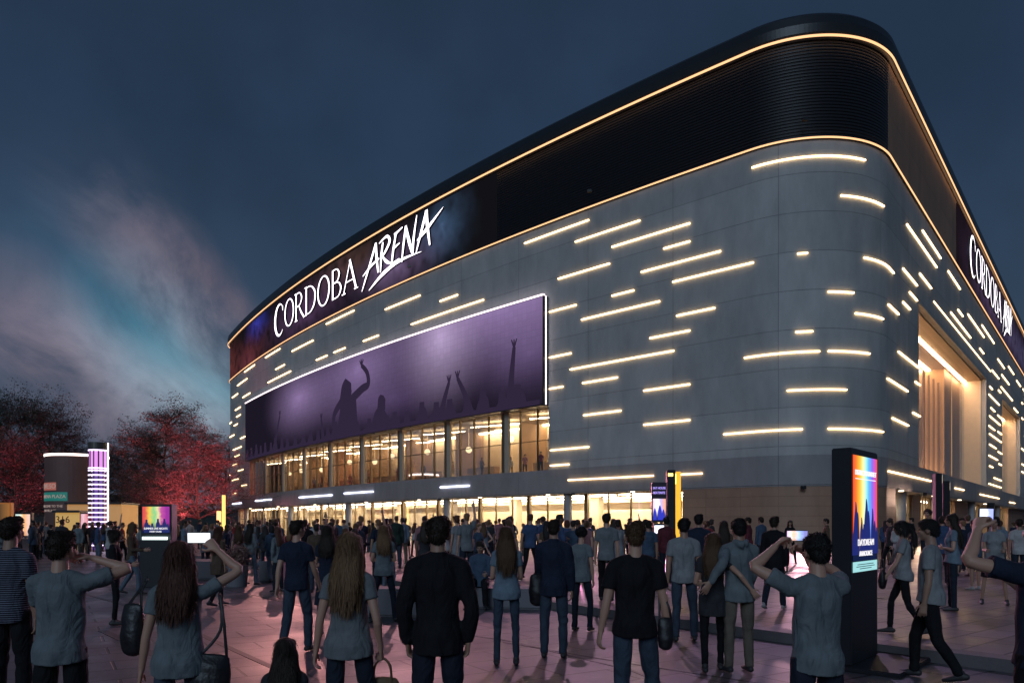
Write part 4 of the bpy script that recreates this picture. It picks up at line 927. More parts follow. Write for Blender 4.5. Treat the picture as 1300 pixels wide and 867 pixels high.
M_shoe = mat('shoe_dark', (.03, .028, .03), .55); M_shoew = mat('shoe_pale', (.30, .29, .28), .6); M_eyew = mat('eye', (.03, .02, .02), .2); M_lip = mat('lip', (.30, .10, .09), .5)

def _basis(t, ref=Vector((1, 0, 0))):
    u = ref - t * ref.dot(t)
    if u.length < .05: u = Vector((0, 1, 0)) - t * t.y
    u.normalize(); return u, t.cross(u).normalized()
def tube(bm, pts, rr, n=12, sub=3, ref=Vector((1, 0, 0)), cap=True):
    """pts joint points, rr radii (number or (rx, ry)); smooth taper, round ends"""
    pts = [Vector(p) for p in pts]; rr = [(r, r) if not isinstance(r, tuple) else r for r in rr]; P_, R_ = [], []
    m = len(pts)
    for i in range(m - 1):
        p0, p1, p2, p3 = pts[max(i - 1, 0)], pts[i], pts[i + 1], pts[min(i + 2, m - 1)]
        for k in range(sub):
            t = k / sub
            P_.append(.5 * ((2 * p1) + (p2 - p0) * t + (2 * p0 - 5 * p1 + 4 * p2 - p3) * t * t + (-p0 + 3 * p1 - 3 * p2 + p3) * t ** 3) if m > 2 else p1.lerp(p2, t))
            s = t * t * (3 - 2 * t) if m > 2 else t; R_.append((rr[i][0] * (1 - s) + rr[i + 1][0] * s, rr[i][1] * (1 - s) + rr[i + 1][1] * s))
    P_.append(pts[-1]); R_.append(rr[-1])
    if cap:
        d0 = (P_[0] - P_[1]).normalized(); d1 = (P_[-1] - P_[-2]).normalized(); a, ra, e, re = P_[0], R_[0], P_[-1], R_[-1]; m0, m1 = min(ra), min(re)
        P_ = [a + d0 * m0 * .9, a + d0 * m0 * .5] + P_ + [e + d1 * m1 * .5, e + d1 * m1 * .9]
        R_ = [(ra[0] * .42, ra[1] * .42), (ra[0] * .86, ra[1] * .86)] + R_ + [(re[0] * .86, re[1] * .86), (re[0] * .42, re[1] * .42)]
    rings = []
    for i, p in enumerate(P_):
        t = (P_[min(i + 1, len(P_) - 1)] - P_[max(i - 1, 0)]).normalized(); u, v = _basis(t, ref)
        rings.append([bm.verts.new(p + u * (math.cos(2 * math.pi * k / n) * R_[i][0]) + v * (math.sin(2 * math.pi * k / n) * R_[i][1])) for k in range(n)])
    for a, c in zip(rings, rings[1:]):
        for k in range(n): bm.faces.new((a[k], a[(k + 1) % n], c[(k + 1) % n], c[k]))
    bm.faces.new(rings[0][::-1]); bm.faces.new(rings[-1])
def ball(bm, c, r, mtx=None):
    r = r if isinstance(r, tuple) else (r, r, r)
    M = Matrix.Translation(Vector(c)) @ (mtx if mtx is not None else Matrix.Identity(4)) @ Matrix.Diagonal((*r, 1))
    bmesh.ops.create_uvsphere(bm, u_segments=16, v_segments=10, radius=1, matrix=M)
DG = None
def fuse(name, bm, vox, smooth=3, disp=None, subsm=.5):
    """voxel-fuse overlapping volumes into one continuous skin"""
    bmesh.ops.recalc_face_normals(bm, faces=bm.faces[:])
    me = bpy.data.meshes.new('tmp'); bm.to_mesh(me); bm.free(); o = bpy.data.objects.new('tmp', me); col.objects.link(o)
    r = o.modifiers.new('r', 'REMESH'); r.mode = 'VOXEL'; r.voxel_size = vox; r.use_smooth_shade = True
    if smooth: s = o.modifiers.new('s', 'SMOOTH'); s.factor = subsm; s.iterations = smooth
    dg = bpy.context.evaluated_depsgraph_get(); out = bpy.data.meshes.new_from_object(o.evaluated_get(dg)); out.name = name
    bpy.data.objects.remove(o); bpy.data.meshes.remove(me)
    n = len(out.vertices); co = np.empty(n * 3); out.vertices.foreach_get('co', co); co = co.reshape(-1, 3)
    if disp:
        no = np.empty(n * 3); out.vertices.foreach_get('normal', no); no = no.reshape(-1, 3); co = co + no * disp(co)[:, None]; out.vertices.foreach_set('co', co.ravel())
    out.polygons.foreach_set('use_smooth', [True] * len(out.polygons)); out.update()
    return out, co
def folds(amp, seed, stretch=(1, 1, .45), freq=1.0, mask=None):
    rng = np.random.default_rng(seed)
    ks = rng.normal(size=(7, 3)); ks /= np.linalg.norm(ks, axis=1)[:, None]; fr = rng.uniform(28, 75, 7) * freq; ph = rng.uniform(0, 6.28, 7)
    def f(co):
        p = co * np.array(stretch); w = np.zeros(len(p))
        warp = np.sin(p @ ks[0] * 13 + ph[0]) * 1.1
        for k in range(7): w += (1 - np.abs(np.sin(p @ ks[k] * fr[k] * .5 + ph[k] + warp))) * (1 if k % 2 else -1)
        w = w * amp * .5
        return w if mask is None else w * mask(co)
    return f
def ik(S, T, a, b, pole):
    S, T, pole = Vector(S), Vector(T), Vector(pole); d = T - S; L = min(d.length, (a + b) * .995); d.normalize()
    x = (a * a - b * b + L * L) / (2 * L); h = math.sqrt(max(a * a - x * x, 0)); q = pole - d * pole.dot(d); q.normalize()
    E_ = S + d * x + q * h; return E_, S + d * L
def hand(bm, Wp, d, palm, side, curl=.5, detail=True, k=1.0):
    """side=+1 right, palm = direction the palm faces"""
    d = d.normalized(); palm = (palm - d * palm.dot(d)).normalized(); across = d.cross(palm).normalized() * side   # toward the thumb
    tube(bm, [Wp - d * .02, Wp + d * .03, Wp + d * .088 * k], [(.024 * k, .019 * k), (.036 * k, .017 * k), (.040 * k, .014 * k)], ref=across, n=10)
    if not detail:
        tube(bm, [Wp + d * .08 * k, Wp + d * .13 * k + palm * .02 * curl, Wp + d * .165 * k + palm * .06 * curl], [(.036 * k, .012 * k), (.033 * k, .011 * k), (.022 * k, .009 * k)], ref=across, n=8)
    else:
        for i, (off, L) in enumerate(((.030, .072), (.010, .082), (-.011, .076), (-.031, .060))):
            p = Wp + d * .075 * k + across * off * k; seg = L * k / 3 * 1.05; dirn = d + across * (.10 * (1.5 - i)); dirn.normalize(); pts = [p]; a = 0
            for j in range(3):
                a += curl * (.55 + .25 * j + .08 * i); dd = dirn * math.cos(a) + palm * math.sin(a); p = p + dd * seg * (1.15 if j == 0 else 1); pts.append(p)
            tube(bm, pts, [.0095 * k, .009 * k, .0082 * k, .0070 * k], n=8, sub=2)
    t0 = Wp + d * .02 * k + across * .022 * k; t1 = t0 + (d * .5 + across * .8 + palm * .25).normalized() * .038 * k; t2 = t1 + (d * .85 + across * .3 + palm * .4 * (curl + .3)).normalized() * .032 * k; t3 = t2 + (d + palm * .5 * curl).normalized() * .024 * k
    tube(bm, [t0, t1, t2, t3], [.014 * k, .0115 * k, .0095 * k, .0075 * k], n=8, sub=2)
X, Y_, Z = Vector((1, 0, 0)), Vector((0, 1, 0)), Vector((0, 0, 1))
DOWN = dict(u=(.14, .02, -1), f=(.06, .18, -1))
ARMS = {   # upper-arm direction, forearm direction, palm direction (for the right arm; x is mirrored for the left)
 'down': ((.16, -.02, -1), (.04, .16, -1), (-1, .1, 0), .45), 'away': ((.22, -.05, -1), (.18, .14, -1), (-1, .2, 0), .5), 'back': ((.15, -.30, -1), (.08, -.05, -1), (-1, 0, 0), .5), 'fwd': ((.12, .35, -1), (.0, .65, -1), (-1, 0, 0), .5),
 'fold': ((.22, .12, -1), (-1, .62, .12), (0, -1, 0), .6), 'pocket': ((.26, -.14, -1), (-.10, .22, -1), (-.8, -.2, 0), .7), 'hip': ((.62, -.25, -.9), (-.75, .30, -.55), (-1, 0, -.3), .5),
 'phone': ((.15, .55, -.75), (-.15, .75, .55), (0, -1, .1), 1.0), 'hold': ((.12, .15, -1), (-.1, 1, -.05), (-1, 0, 0), 1.1), 'point': ((.3, 1, -.1), (.1, 1, .2), (-1, 0, 0), 1.0),
 'up': ((.25, .25, 1), (-.05, .2, 1), (0, 1, 0), .3), 'cheer': ((.8, .15, .55), (.1, .1, 1), (0, 1, 0), .3), 'carry': ((.10, -.04, -1), (.02, .04, -1), (-1, 0, 0), 1.35), 'around': ((.75, .3, -.6), (.85, .55, -.15), (0, -1, 0), .3)}
LEGS = {'stand': (((.05, .02, -1), (.02, -.03, -1)), ((.05, .0, -1), (.02, -.02, -1))), 'relax': (((.12, .10, -1), (.02, -.10, -1)), ((.03, -.02, -1), (.02, -.02, -1))), 'wide': (((.18, .03, -1), (.10, -.04, -1)), ((.18, .0, -1), (.10, -.02, -1))),
        'walk': (((.03, .38, -1), (.02, .05, -1)), ((.03, -.18, -1), (.01, -.62, -1))), 'walk2': (((.03, -.18, -1), (.01, -.60, -1)), ((.03, .36, -1), (.02, .08, -1))), 'sit': (((.20, 1, -.06), (.05, .05, -1)), ((.16, 1, -.04), (.05, -.10, -1))), 'step': (((.03, .24, -1), (0, .02, -1)), ((.04, -.12, -1), (0, -.36, -1)))}
def make_person(sex='m', top='tee', bot='trousers', hair='short', legs='stand', aR='down', aL='down', yaw=0, pitch=0, vox=.016, seed=0, hairlen=1.0, fit=1.0, targets=None, twist=0, slim=.90, shoes=True, sleeve=None):
    """returns dict of meshes in local metres for a 1.75 m person facing +Y, feet at z=0"""
    f = sex == 'f'; sh = .144 if f else .168; k = .80 if f else .94; near = vox < .013; rng = random.Random(seed)
    bod, shi, trs, har = BM(), BM(), BM(), BM(); foot = []
    hw = .092; out = {}
    # --- legs first, to know the pelvis height
    leg = []
    for sd, (th, shn) in zip((1, -1), LEGS[legs]):
        th, shn = Vector(th), Vector(shn); th.x *= sd; shn.x *= sd; th.normalize(); shn.normalize()
        hp = Vector((sd * hw, 0, 0)); kn = hp + th * .43; an = kn + shn * .41; leg.append([hp, kn, an, shn])
    low = min(l[2].z for l in leg); dz = .075 - low
    for l in leg:
        for i in range(3): l[i] = l[i] + Vector((0, 0, dz))
    pz = dz            # hip-joint height
    o = Vector((0, 0, pz - .92))
    q = lambda z, y=0, x=0: Vector((x, y, z)) + o
    w = slim
    T_ = [(.84, .145, .105), (.93, .172 if f else .160, .118), (1.02, .155 if f else .150, .105), (1.12, .122 if f else .142, .092), (1.25, .142 if f else .162, .112), (1.35, .155 if f else .172, .108), (1.425, .125 if f else .145, .078), (1.465, .06, .06), (1.52, .052 if not f else .044, .054), (1.58, .05, .055)]
    yo = [0, -.012, 0, .006, 0, -.006, -.012, -.012, -.004, .004]
    tube(bod, [q(z, y) for (z, a, b_), y in zip(T_, yo)], [(a * w * (.92 if z < 1.45 else 1), b_ * w * (.90 if z < 1.45 else 1)) for z, a, b_ in T_], n=20, cap=False)
    # --- arms
    arm = []
    for sd, nm in ((1, aR), (-1, aL)):
        S = q(1.392, -.01, sd * sh)
        if isinstance(nm, dict):
            E_, Wr = ik(S, S + Vector(nm['to']), .285, .25, nm.get('pole', (sd, -.2, -.6))); palm = Vector(nm.get('palm', (-sd, 0, 0))); cu = nm.get('curl', .7)
        else:
            u, fo, palm, cu = ARMS[nm]; u, fo, palm = Vector(u), Vector(fo), Vector(palm)
            for v in (u, fo, palm): v.x *= sd
            E_ = S + u.normalized() * .285; Wr = E_ + fo.normalized() * .25
        arm.append((sd, S, E_, Wr, palm, cu))
        tube(bod, [q(1.445, -.012, sd * .03), q(1.43, -.012, sd * .09), S + Vector((0, 0, .004))], [.048 * k, .050 * k, .050 * k], n=12)
        tube(bod, [S, S.lerp(E_, .45), E_, E_.lerp(Wr, .3), E_.lerp(Wr, .75), Wr], [.052 * k, .047 * k, .038 * k, .040 * k, .030 * k, (.026 * k)], n=12)
        d = (Wr - E_).normalized(); hand(bod, Wr, d, palm, sd, cu, near, .96 if f else 1.05)
    if top != 'tee_long_dummy':
        # breasts / shoulder blades: gentle volumes only
        if f:
            for sd in (1, -1): ball(bod, q(1.275, .055, sd * .06), (.050, .035, .048)); ball(shi, q(1.270, .070, sd * .062), (.070, .054, .072))
    # --- bare legs and feet inside the clothes
    for l in leg:
        hp, kn, an, shn = l
        tube(bod, [hp + Vector((0, 0, .02)), hp.lerp(kn, .5), kn, kn.lerp(an, .35), kn.lerp(an, .8), an], [v_ * k * (1 if bot in ('shorts', 'none', 'skirt') or top == 'dress' else .80) for v_ in (.080, .066, .050, .050, .036, .032)], n=12)
        toe = Vector((math.copysign(.03, hp.x), 1, 0)).normalized()
        pitchf = 0 if an.z < .10 else min(1.0, (an.z - .075) * 5)
        td = (toe * math.cos(pitchf) - Z * math.sin(pitchf)).normalized(); up = td.cross(X).normalized() * -1 if False else Vector((0, math.sin(pitchf), math.cos(pitchf)))
        heel = an - td * .045 - up * .035; tip = an + td * .155 - up * .048
        tube(bod, [heel, an + td * .04 - up * .03, tip], [.030 * k, .033 * k, .022 * k], n=10)
        foot.append((an, td, up))
    # --- head
    hc = q(1.635, .018); HM = Matrix.Translation(q(1.53)) @ (Quaternion(Z, rad(-yaw)).to_matrix().to_4x4() @ Quaternion(X, rad(pitch)).to_matrix().to_4x4()) @ Matrix.Translation(-q(1.53))
    hs = .96 if f else 1.0
    hp_ = lambda x, y, z: HM @ (q(1.635, .018) + Vector((x, y, z)) * hs)
    R3 = HM.to_3x3().to_4x4()
    hb = BM()
    ball(hb, hp_(0, -.012, .022), (.074 * hs, .092 * hs, .088 * hs), R3); ball(hb, hp_(0, .028, -.022), (.058 * hs, .062 * hs, .082 * hs), R3); ball(hb, hp_(0, .052, -.078), (.030 * hs, .028 * hs, .026 * hs), R3)
    tube(hb, [hp_(0, .086, .022), hp_(0, .104, -.012), hp_(0, .098, -.022)], [.009 * hs, .013 * hs, .012 * hs], n=8)
    for sd in (1, -1):
        ball(hb, hp_(sd * .074, -.008, -.005), (.010, .020, .031), R3 @ Matrix.Rotation(sd * .25, 4, 'Z')); ball(hb, hp_(sd * .034, .055, -.02), (.026, .026, .026), R3)
        ball(hb, hp_(sd * .03, .078, .030), (.020, .010, .007), R3)
    ball(hb, hp_(0, .083, -.052), (.022, .012, .011), R3)
    for v in hb.verts: pass
    tmp = bpy.data.meshes.new('t'); hb.to_mesh(tmp); hb.free(); bod.from_mesh(tmp); bpy.data.meshes.remove(tmp)
    tube(bod, [q(1.46, -.012), HM @ q(1.55, -.002), HM @ q(1.60, .0)], [.057 if not f else .048, .053 if not f else .044, .05], n=14)
    me, co = fuse('person', bod, vox * .62 if near else vox, 2 if near else 1)
    if near or vox < .016:   # eyes and lips as coloured skin areas
        mi = np.zeros(len(me.polygons), int); cen = np.empty(len(me.polygons) * 3); me.polygons.foreach_get('center', cen); cen = cen.reshape(-1, 3)
        for sd in (1, -1): mi[np.linalg.norm((cen - np.array(hp_(sd * .031, .080, .012))) / np.array((1.5, 1.5, .75)), axis=1) < .013] = 1
        mi[(np.linalg.norm((cen - np.array(hp_(0, .092, -.052))) / np.array((2.2, 2, .8)), axis=1) < .010)] = 2
        me.polygons.foreach_set('material_index', mi)
    out['body'] = me
    # --- hair
    def hb_(x, y, z, r, rot=None): ball(har, hp_(x, y, z), tuple(c * hs for c in r), R3)
    if hair in ('short', 'crop', 'cap'):
        g = .006 if hair == 'crop' else .013
        hb_(0, -.020, .038, (.072 + g, .086 + g, .076 + g)); hb_(0, -.056, -.012, (.060 + g * .5, .046 + g, .062)); hb_(0, .038, .078, (.062, .048, .032)); hb_(.03, .01, .10, (.045, .06, .03))
        if hair == 'cap': pass
    elif hair == 'curly':
        for i in range(46):
            a = rng.uniform(0, 6.28); e_ = rng.uniform(-.5, 1.5); x = math.cos(a) * math.cos(e_); y = math.sin(a) * math.cos(e_); z = math.sin(e_)
            if y > .45 and z < .45: continue
            hb_(x * .082, y * .090 - .02, z * .085 + .03, (.030, .030, .030))
        hb_(0, -.02, .035, (.088, .095, .092))
    else:
        hb_(0, -.018, .034, (.088, .100, .092)); hb_(0, -.05, -.02, (.085, .062, .085)); hb_(.042, .038, .060, (.045, .045, .042)); hb_(-.042, .038, .060, (.045, .045, .042))
        if hair == 'long':
            L_ = .36 * hairlen
            nk = hp_(0, -.055, -.05); bk = q(1.40, -.120); end = q(1.56 - L_, -.130)
            tube(har, [hp_(0, -.045, .02), nk, bk, (bk + end) / 2 + Vector((0, -.012, 0)), end], [(.086, .055), (.094, .050), (.108, .034), (.100, .026), (.052, .014)], n=18)
            for j in range(11 if near else 4):
                a_ = rng.uniform(-1, 1); e_ = end + Vector((a_ * .10, rng.uniform(-.012, .01), rng.uniform(-.035, .06) + .04 * abs(a_))); tube(har, [bk + Vector((a_ * .085, -.012, .0)), (bk + e_) / 2 + Vector((a_ * .03, -.022, 0)), e_], [.016, .014, .005], n=7)
            for sd in (1, -1): tube(har, [hp_(sd * .072, -.01, .02), hp_(sd * .082, -.015, -.07), q(1.43, -.055, sd * .098), q(1.50 - L_ * .75, -.10, sd * .10)], [.024, .028, .030, .014], n=10)
        elif hair == 'bob':
            tube(har, [hp_(0, -.035, .02), hp_(0, -.04, -.05), hp_(0, -.045, -.115)], [(.088, .065), (.098, .062), (.085, .045)], n=18)
            for sd in (1, -1): tube(har, [hp_(sd * .074, .015, .03), hp_(sd * .084, .012, -.05), hp_(sd * .078, .01, -.10)], [.024, .026, .018], n=10)
        elif hair == 'pony':
            tube(har, [hp_(0, -.10, .05), hp_(0, -.15, .02), q(1.50, -.16), q(1.40 - .1 * hairlen, -.15)], [.026, .034, .030, .010], n=10)
        elif hair == 'bun': hb_(0, -.105, .075, (.042, .040, .040))
    vh = vox * .8
    strand = (lambda c: .0018 * np.sin(np.arctan2(c[:, 0], c[:, 1] + .02) * 34 + 3 * np.sin(c[:, 2] * 11)) + .0012 * np.sin(c[:, 0] * 260 + 2.2 * np.sin(c[:, 2] * 14))) if hair in ('long', 'bob', 'pony') else folds(.0038, seed + 4, (1, 1, .8), 2.0)
    out['hair'], hco = fuse('hair', har, vh, 2, strand)
    if near:                 # loose strands that break the moulded surface
        hm = out['hair']; nrm = np.empty(len(hm.vertices) * 3); hm.vertices.foreach_get('normal', nrm); nrm = nrm.reshape(-1, 3)
        rg = np.random.default_rng(seed + 77); lo_ = hair in ('long', 'bob', 'pony', 'bun'); cnt = 2600 if lo_ else 2200
        ix = rg.integers(0, len(hco), cnt); c0 = hco[ix]; nn_ = nrm[ix]
        down = np.array([0, -.1, -1.0]) if lo_ else np.array([0, -.25, -.55])
        dd = nn_ * (.16 if lo_ else .30) + down + rg.normal(size=(cnt, 3)) * (.10 if lo_ else .28)
        dd -= nn_ * (np.minimum((dd * nn_).sum(1), 0))[:, None]; dd /= np.linalg.norm(dd, axis=1)[:, None]
        ln = (rg.uniform(.04, .10, cnt) if lo_ else rg.uniform(.007, .016, cnt))[:, None]; sd_ = np.cross(dd, nn_); sd_ /= np.maximum(np.linalg.norm(sd_, axis=1), 1e-6)[:, None]; wd_ = .0022 if lo_ else .0030
        a0 = c0 - nn_ * .002; m_ = c0 + dd * ln * .55 + nn_ * .003; e0 = c0 + dd * ln + (nn_ * .002 if lo_ else nn_ * .004)
        VV = np.stack([a0 - sd_ * wd_, a0 + sd_ * wd_, m_ + sd_ * wd_ * .8, m_ - sd_ * wd_ * .8, e0], 1).reshape(-1, 3)
        sm_ = bpy.data.meshes.new('s'); sm_.from_pydata(VV.tolist(), [], [f_ for i_ in range(cnt) for f_ in ((5 * i_, 5 * i_ + 1, 5 * i_ + 2, 5 * i_ + 3), (5 * i_ + 3, 5 * i_ + 2, 5 * i_ + 4))])
        hb2 = BM(); hb2.from_mesh(hm); hb2.from_mesh(sm_); hb2.to_mesh(hm); hb2.free(); bpy.data.meshes.remove(sm_)
    # --- top
    jk = top in ('jacket', 'hoodie', 'shirt'); g = (.022 if top == 'jacket' else .018 if top in ('hoodie', 'shirt') else .011) * fit
    hem = {'tee': .86, 'jacket': .80, 'hoodie': .83, 'shirt': .82, 'long': .88, 'tank': .90, 'dress': .50, 'tunic': .72}[top]
    flare = .020 * fit
    ZZ = [z for z in (hem, .93, 1.02, 1.12, 1.25, 1.35, 1.43, 1.468) if z >= hem]
    ta = [t[0] for t in T_]
    prs, rs = [], []
    for z in ZZ:
        a = np.interp(z, ta, [t[1] for t in T_]) * w; b_ = np.interp(z, ta, [t[2] for t in T_]) * w; y = np.interp(z, ta, yo)
        loose = g + (flare * (1 - (z - hem) / .35) if z < hem + .35 and top not in ('long',) else 0) + (.012 * fit if 1.05 < z < 1.2 else 0)
        if z < .94: a = max(a, (.168 if f else .160) * w); b_ = max(b_, .130 * w if f else .122 * w)
        if top == 'dress' and z < .9: loose += .03
        if z > 1.46: loose = .012
        prs.append(q(z, y)); rs.append((a + loose, b_ + loose))
    tube(shi, prs, rs, n=22, cap=False)
    if top in ('jacket', 'shirt', 'hoodie'):
        tube(shi, [q(1.45, -.014), q(1.515 if top != 'hoodie' else 1.49, -.022)], [(.078, .078), (.066, .068)], n=16, cap=False)
        if top == 'hoodie': tube(shi, [q(1.50, -.05, -.07), q(1.46, -.115), q(1.50, -.05, .07)], [.03, .05, .03], n=10)
    for sd, S, E_, Wr, palm, cu in arm:
        tube(shi, [q(1.440, -.012, sd * .03), q(1.428, -.012, sd * .09), S + Vector((0, 0, .005))], [.050 * k + g, .050 * k + g, .050 * k + g], n=12)
        if top == 'tank': continue
        lng = top in ('jacket', 'hoodie', 'shirt', 'long')
        if lng: tube(shi, [S, S.lerp(E_, .5), E_, E_.lerp(Wr, .5), E_.lerp(Wr, .93)], [.053 * k + g, .048 * k + g, .043 * k + g, .037 * k + g, .030 * k + g * .8], n=12)
        else:
            t1 = sleeve or (.62 if not f else .48); tube(shi, [S, S.lerp(E_, t1 * .5), S.lerp(E_, t1)], [.053 * k + g, .052 * k + g, .051 * k + g * 1.35], n=14, cap=False)
    armz = o.z
    amp = {'jacket': .0095, 'hoodie': .010, 'shirt': .010, 'dress': .009}.get(top, .0105) * (1 if near else 1.2)
    out['shirt'] = fuse('shirt', shi, vox, 2, folds(amp, seed + 1, (1, 1, .70), .55, lambda c: .35 + .65 * (np.exp(-((c[:, 2] - armz - 1.08) / .13) ** 2) + .6 * np.exp(-((c[:, 2] - armz - 1.33) / .1) ** 2) + .4 * (c[:, 2] - armz < .95))))[0]
    # --- bottoms
    if bot != 'none':
        gt = {'trousers': .018, 'jeans': .013, 'skinny': .007, 'shorts': .026, 'skirt': .02, 'wide': .03}[bot]
        tube(trs, [q(.845), q(.93, -.012), q(.985, -.006)], [(.148 * w + gt, .108 * w + gt), (.168 * w + gt * .6, .122 * w + gt * .6), (.160 * w + gt * .4, .112 * w + gt * .4)], n=20, cap=False)
        for sd in (1, -1): ball(trs, q(.90, -.045, sd * .066), (.074, .066, .082))
        if bot == 'skirt': tube(trs, [q(.95), q(.80), q(.58)], [(.165, .12), (.19, .15), (.205, .17)], n=20, cap=False)
        else:
            for hp, kn, an, shn in leg:
                if bot == 'shorts': tube(trs, [hp + Vector((0, 0, .02)), hp.lerp(kn, .4), hp.lerp(kn, .85)], [.086 * k + .01, .078 * k + gt, .070 * k + gt], n=14, cap=False)
                else:
                    b1 = {'trousers': .056, 'jeans': .048, 'skinny': .036, 'wide': .085}[bot]
                    tube(trs, [hp + Vector((0, 0, .02)), hp.lerp(kn, .5), kn, kn.lerp(an, .45), an.lerp(kn, .02) - Vector((0, 0, .02))], [.084 * k + gt * .4, .070 * k + gt, .055 * k + gt, .049 * k + gt, b1 + .004], n=14, cap=False)
        kz = leg[0][1].z
        out['trousers'] = fuse('trousers', trs, vox, 2, folds(.010, seed + 2, (.8, .8, 1.1), .8, lambda c: .2 + .8 * (np.exp(-((c[:, 2] - kz) / .10) ** 2) + np.exp(-((c[:, 2] - .12) / .09) ** 2) + .5 * np.exp(-((c[:, 2] - kz - .36) / .08) ** 2))))[0]
    # --- shoes
    for i, (an, td, up) in enumerate(foot):
        b = BM(); tube(b, [an - td * .045 - up * .030, an + td * .03 - up * .028, an + td * .10 - up * .038, an + td * .165 - up * .045], [(.036, .036), (.042, .040), (.044, .030), (.032, .022)], n=12)
        tube(b, [an + up * .012, an - up * .03], [.042, .040], n=12)
        out['shoe%d' % i] = fuse('shoe', b, max(vox * .8, .010), 1)[0]
    out['_arm'] = arm; out['_hp'] = hp_
    return out
def place_person(ms, px, Y, H, rz, label, cols, group='people in the crowd on the square', z=None, X=None, cat='person'):
    """cols = (skin, top, bottom, hair, shoe)"""
    x = (px - 650) / 930 * Y if X is None else X
    if z is None: z = TH if on_terrace(x, Y) else 0.0
    sk, tp, bt_, hr, shm = cols
    def mk(me, m, par, name):
        if len(me.materials) == 0:
            me.materials.append(m)
            if name == 'person': me.materials.append(M_eyew); me.materials.append(M_lip)
        ob = bpy.data.objects.new(name, me); col.objects.link(ob)
        if par: ob.parent = par
        ob.material_slots[0].link = 'OBJECT'; ob.material_slots[0].material = m
        return ob
    r = mk(ms['body'], sk, None, 'person'); r.location = (x, Y, z); r.rotation_euler = (0, 0, rz); s = H / 1.75; r.scale = (s, s, s)
    tag(r, label, cat, group)
    mk(ms['hair'], hr, r, 'hair'); mk(ms['shirt'], tp, r, 'shirt')
    if 'trousers' in ms: mk(ms['trousers'], bt_, r, 'trousers')
    for k in ('shoe0', 'shoe1'): mk(ms[k], shm, r, 'shoe')
    return r
def local_to_world(r, v): return Matrix.LocRotScale(r.location, r.rotation_euler, r.scale) @ Vector(v)

# ---- things people hold
def phone(loc, rz, pitch, roll, label, pic=None, es=1.5, w=.150, h=.072):
    e = empty('phone', loc); e.rotation_euler = (rad(pitch), rad(roll), rz)
    b = BM(); bx(b, -w / 2, w / 2, 0, .009, -h / 2, h / 2, .004); obj('case', b, M_tot, e)
    b = BM(); uvquad(b, -w / 2 + .005, w / 2 - .005, -.0015, -h / 2 + .005, h / 2 - .005); obj('screen', b, pic or emis('phone_white', (.85, .95, 1), es), e)
    return tag(e, label, 'phone', 'phones held up by spectators')
ppic = picture('phone_picture', [(0, (.35, .2, .6)), (.3, (.9, .7, .8)), (.5, (.95, .5, .3)), (.7, (.4, .6, .95)), (1, (.2, .2, .5))], (-.3, .3), 1.6, .3)
ppic2 = picture('phone_picture_blue', [(0, (.25, .35, .75)), (.4, (.7, .8, 1)), (.6, (.95, .95, 1)), (1, (.3, .35, .8))], (-.4, .2), 1.8, .5)
M_leather = mat('bag_black', (.012, .011, .013), .45, noise=(8, .3), bump=(18, .5)); M_tanbag = mat('bag_tan', (.16, .095, .045), .55, noise=(8, .3), bump=(18, .5))
def bag(loc, rz, w, d, h, m, label, strap=None, name='handbag', handles=True, tilt=0):
    e = empty(name, loc); e.rotation_euler = (0, rad(tilt), rz)
    b = BM(); tube(b, [(0, 0, 0), (0, 0, h * .3), (0, 0, h * .7), (0, 0, h)], [(w * .46, d * .45), (w * .52, d * .56), (w * .47, d * .44), (w * .40, d * .16)], n=20)
    me, _ = fuse('body', b, .010, 2, folds(.006, int(w * 1000), (1, 1, 1), .6)); o = bpy.data.objects.new('body', me); me.materials.append(m); col.objects.link(o); o.parent = e
    if handles:
        for y in (-d * .2, d * .2):
            b = BM(); tube(b, [(-w * .24, y, h * .9), (-w * .2, y * .8, h + .09), (0, y * .4, h + .145), (w * .2, y * .8, h + .09), (w * .24, y, h * .9)], [.007] * 5, n=8, sub=4); obj('handle', b, m, e, True)
    if strap:
        b = BM(); tube(b, [Vector((-w * .35, 0, h * .9))] + [Vector(p) for p in strap] + [Vector((w * .35, 0, h * .9))], [(.009, .003)] * (len(strap) + 2), n=8, sub=5); obj('strap', b, m, e, True)
    return tag(e, label, 'bag', 'bags carried in the crowd')

# ------------------------------------------------------------------ the people one can tell apart
def C_(skin, top, bot, hair, shoe='d'): return (SKIN[skin], TOPC[top], BOTC[bot], HAIR[hair], M_shoe if shoe == 'd' else M_shoew)
def near(px, Y, H, rz, label, cols, grp='people standing near the camera', X=None, **kw):
    kw.setdefault('vox', .0095 if Y < 7 else .0125); kw.setdefault('seed', int(px) + 3)
    ms = make_person(**kw); r = place_person(ms, px, Y, H, rad(rz), label, cols, grp, X=X); return r, ms
def hand_pos(r, ms, idx, along=.10, off=(0, 0, 0)):
    sd, S, E_, Wr, palm, cu = ms['_arm'][idx]; d = (Wr - E_).normalized(); return local_to_world(r, Wr + d * along + Vector(off))
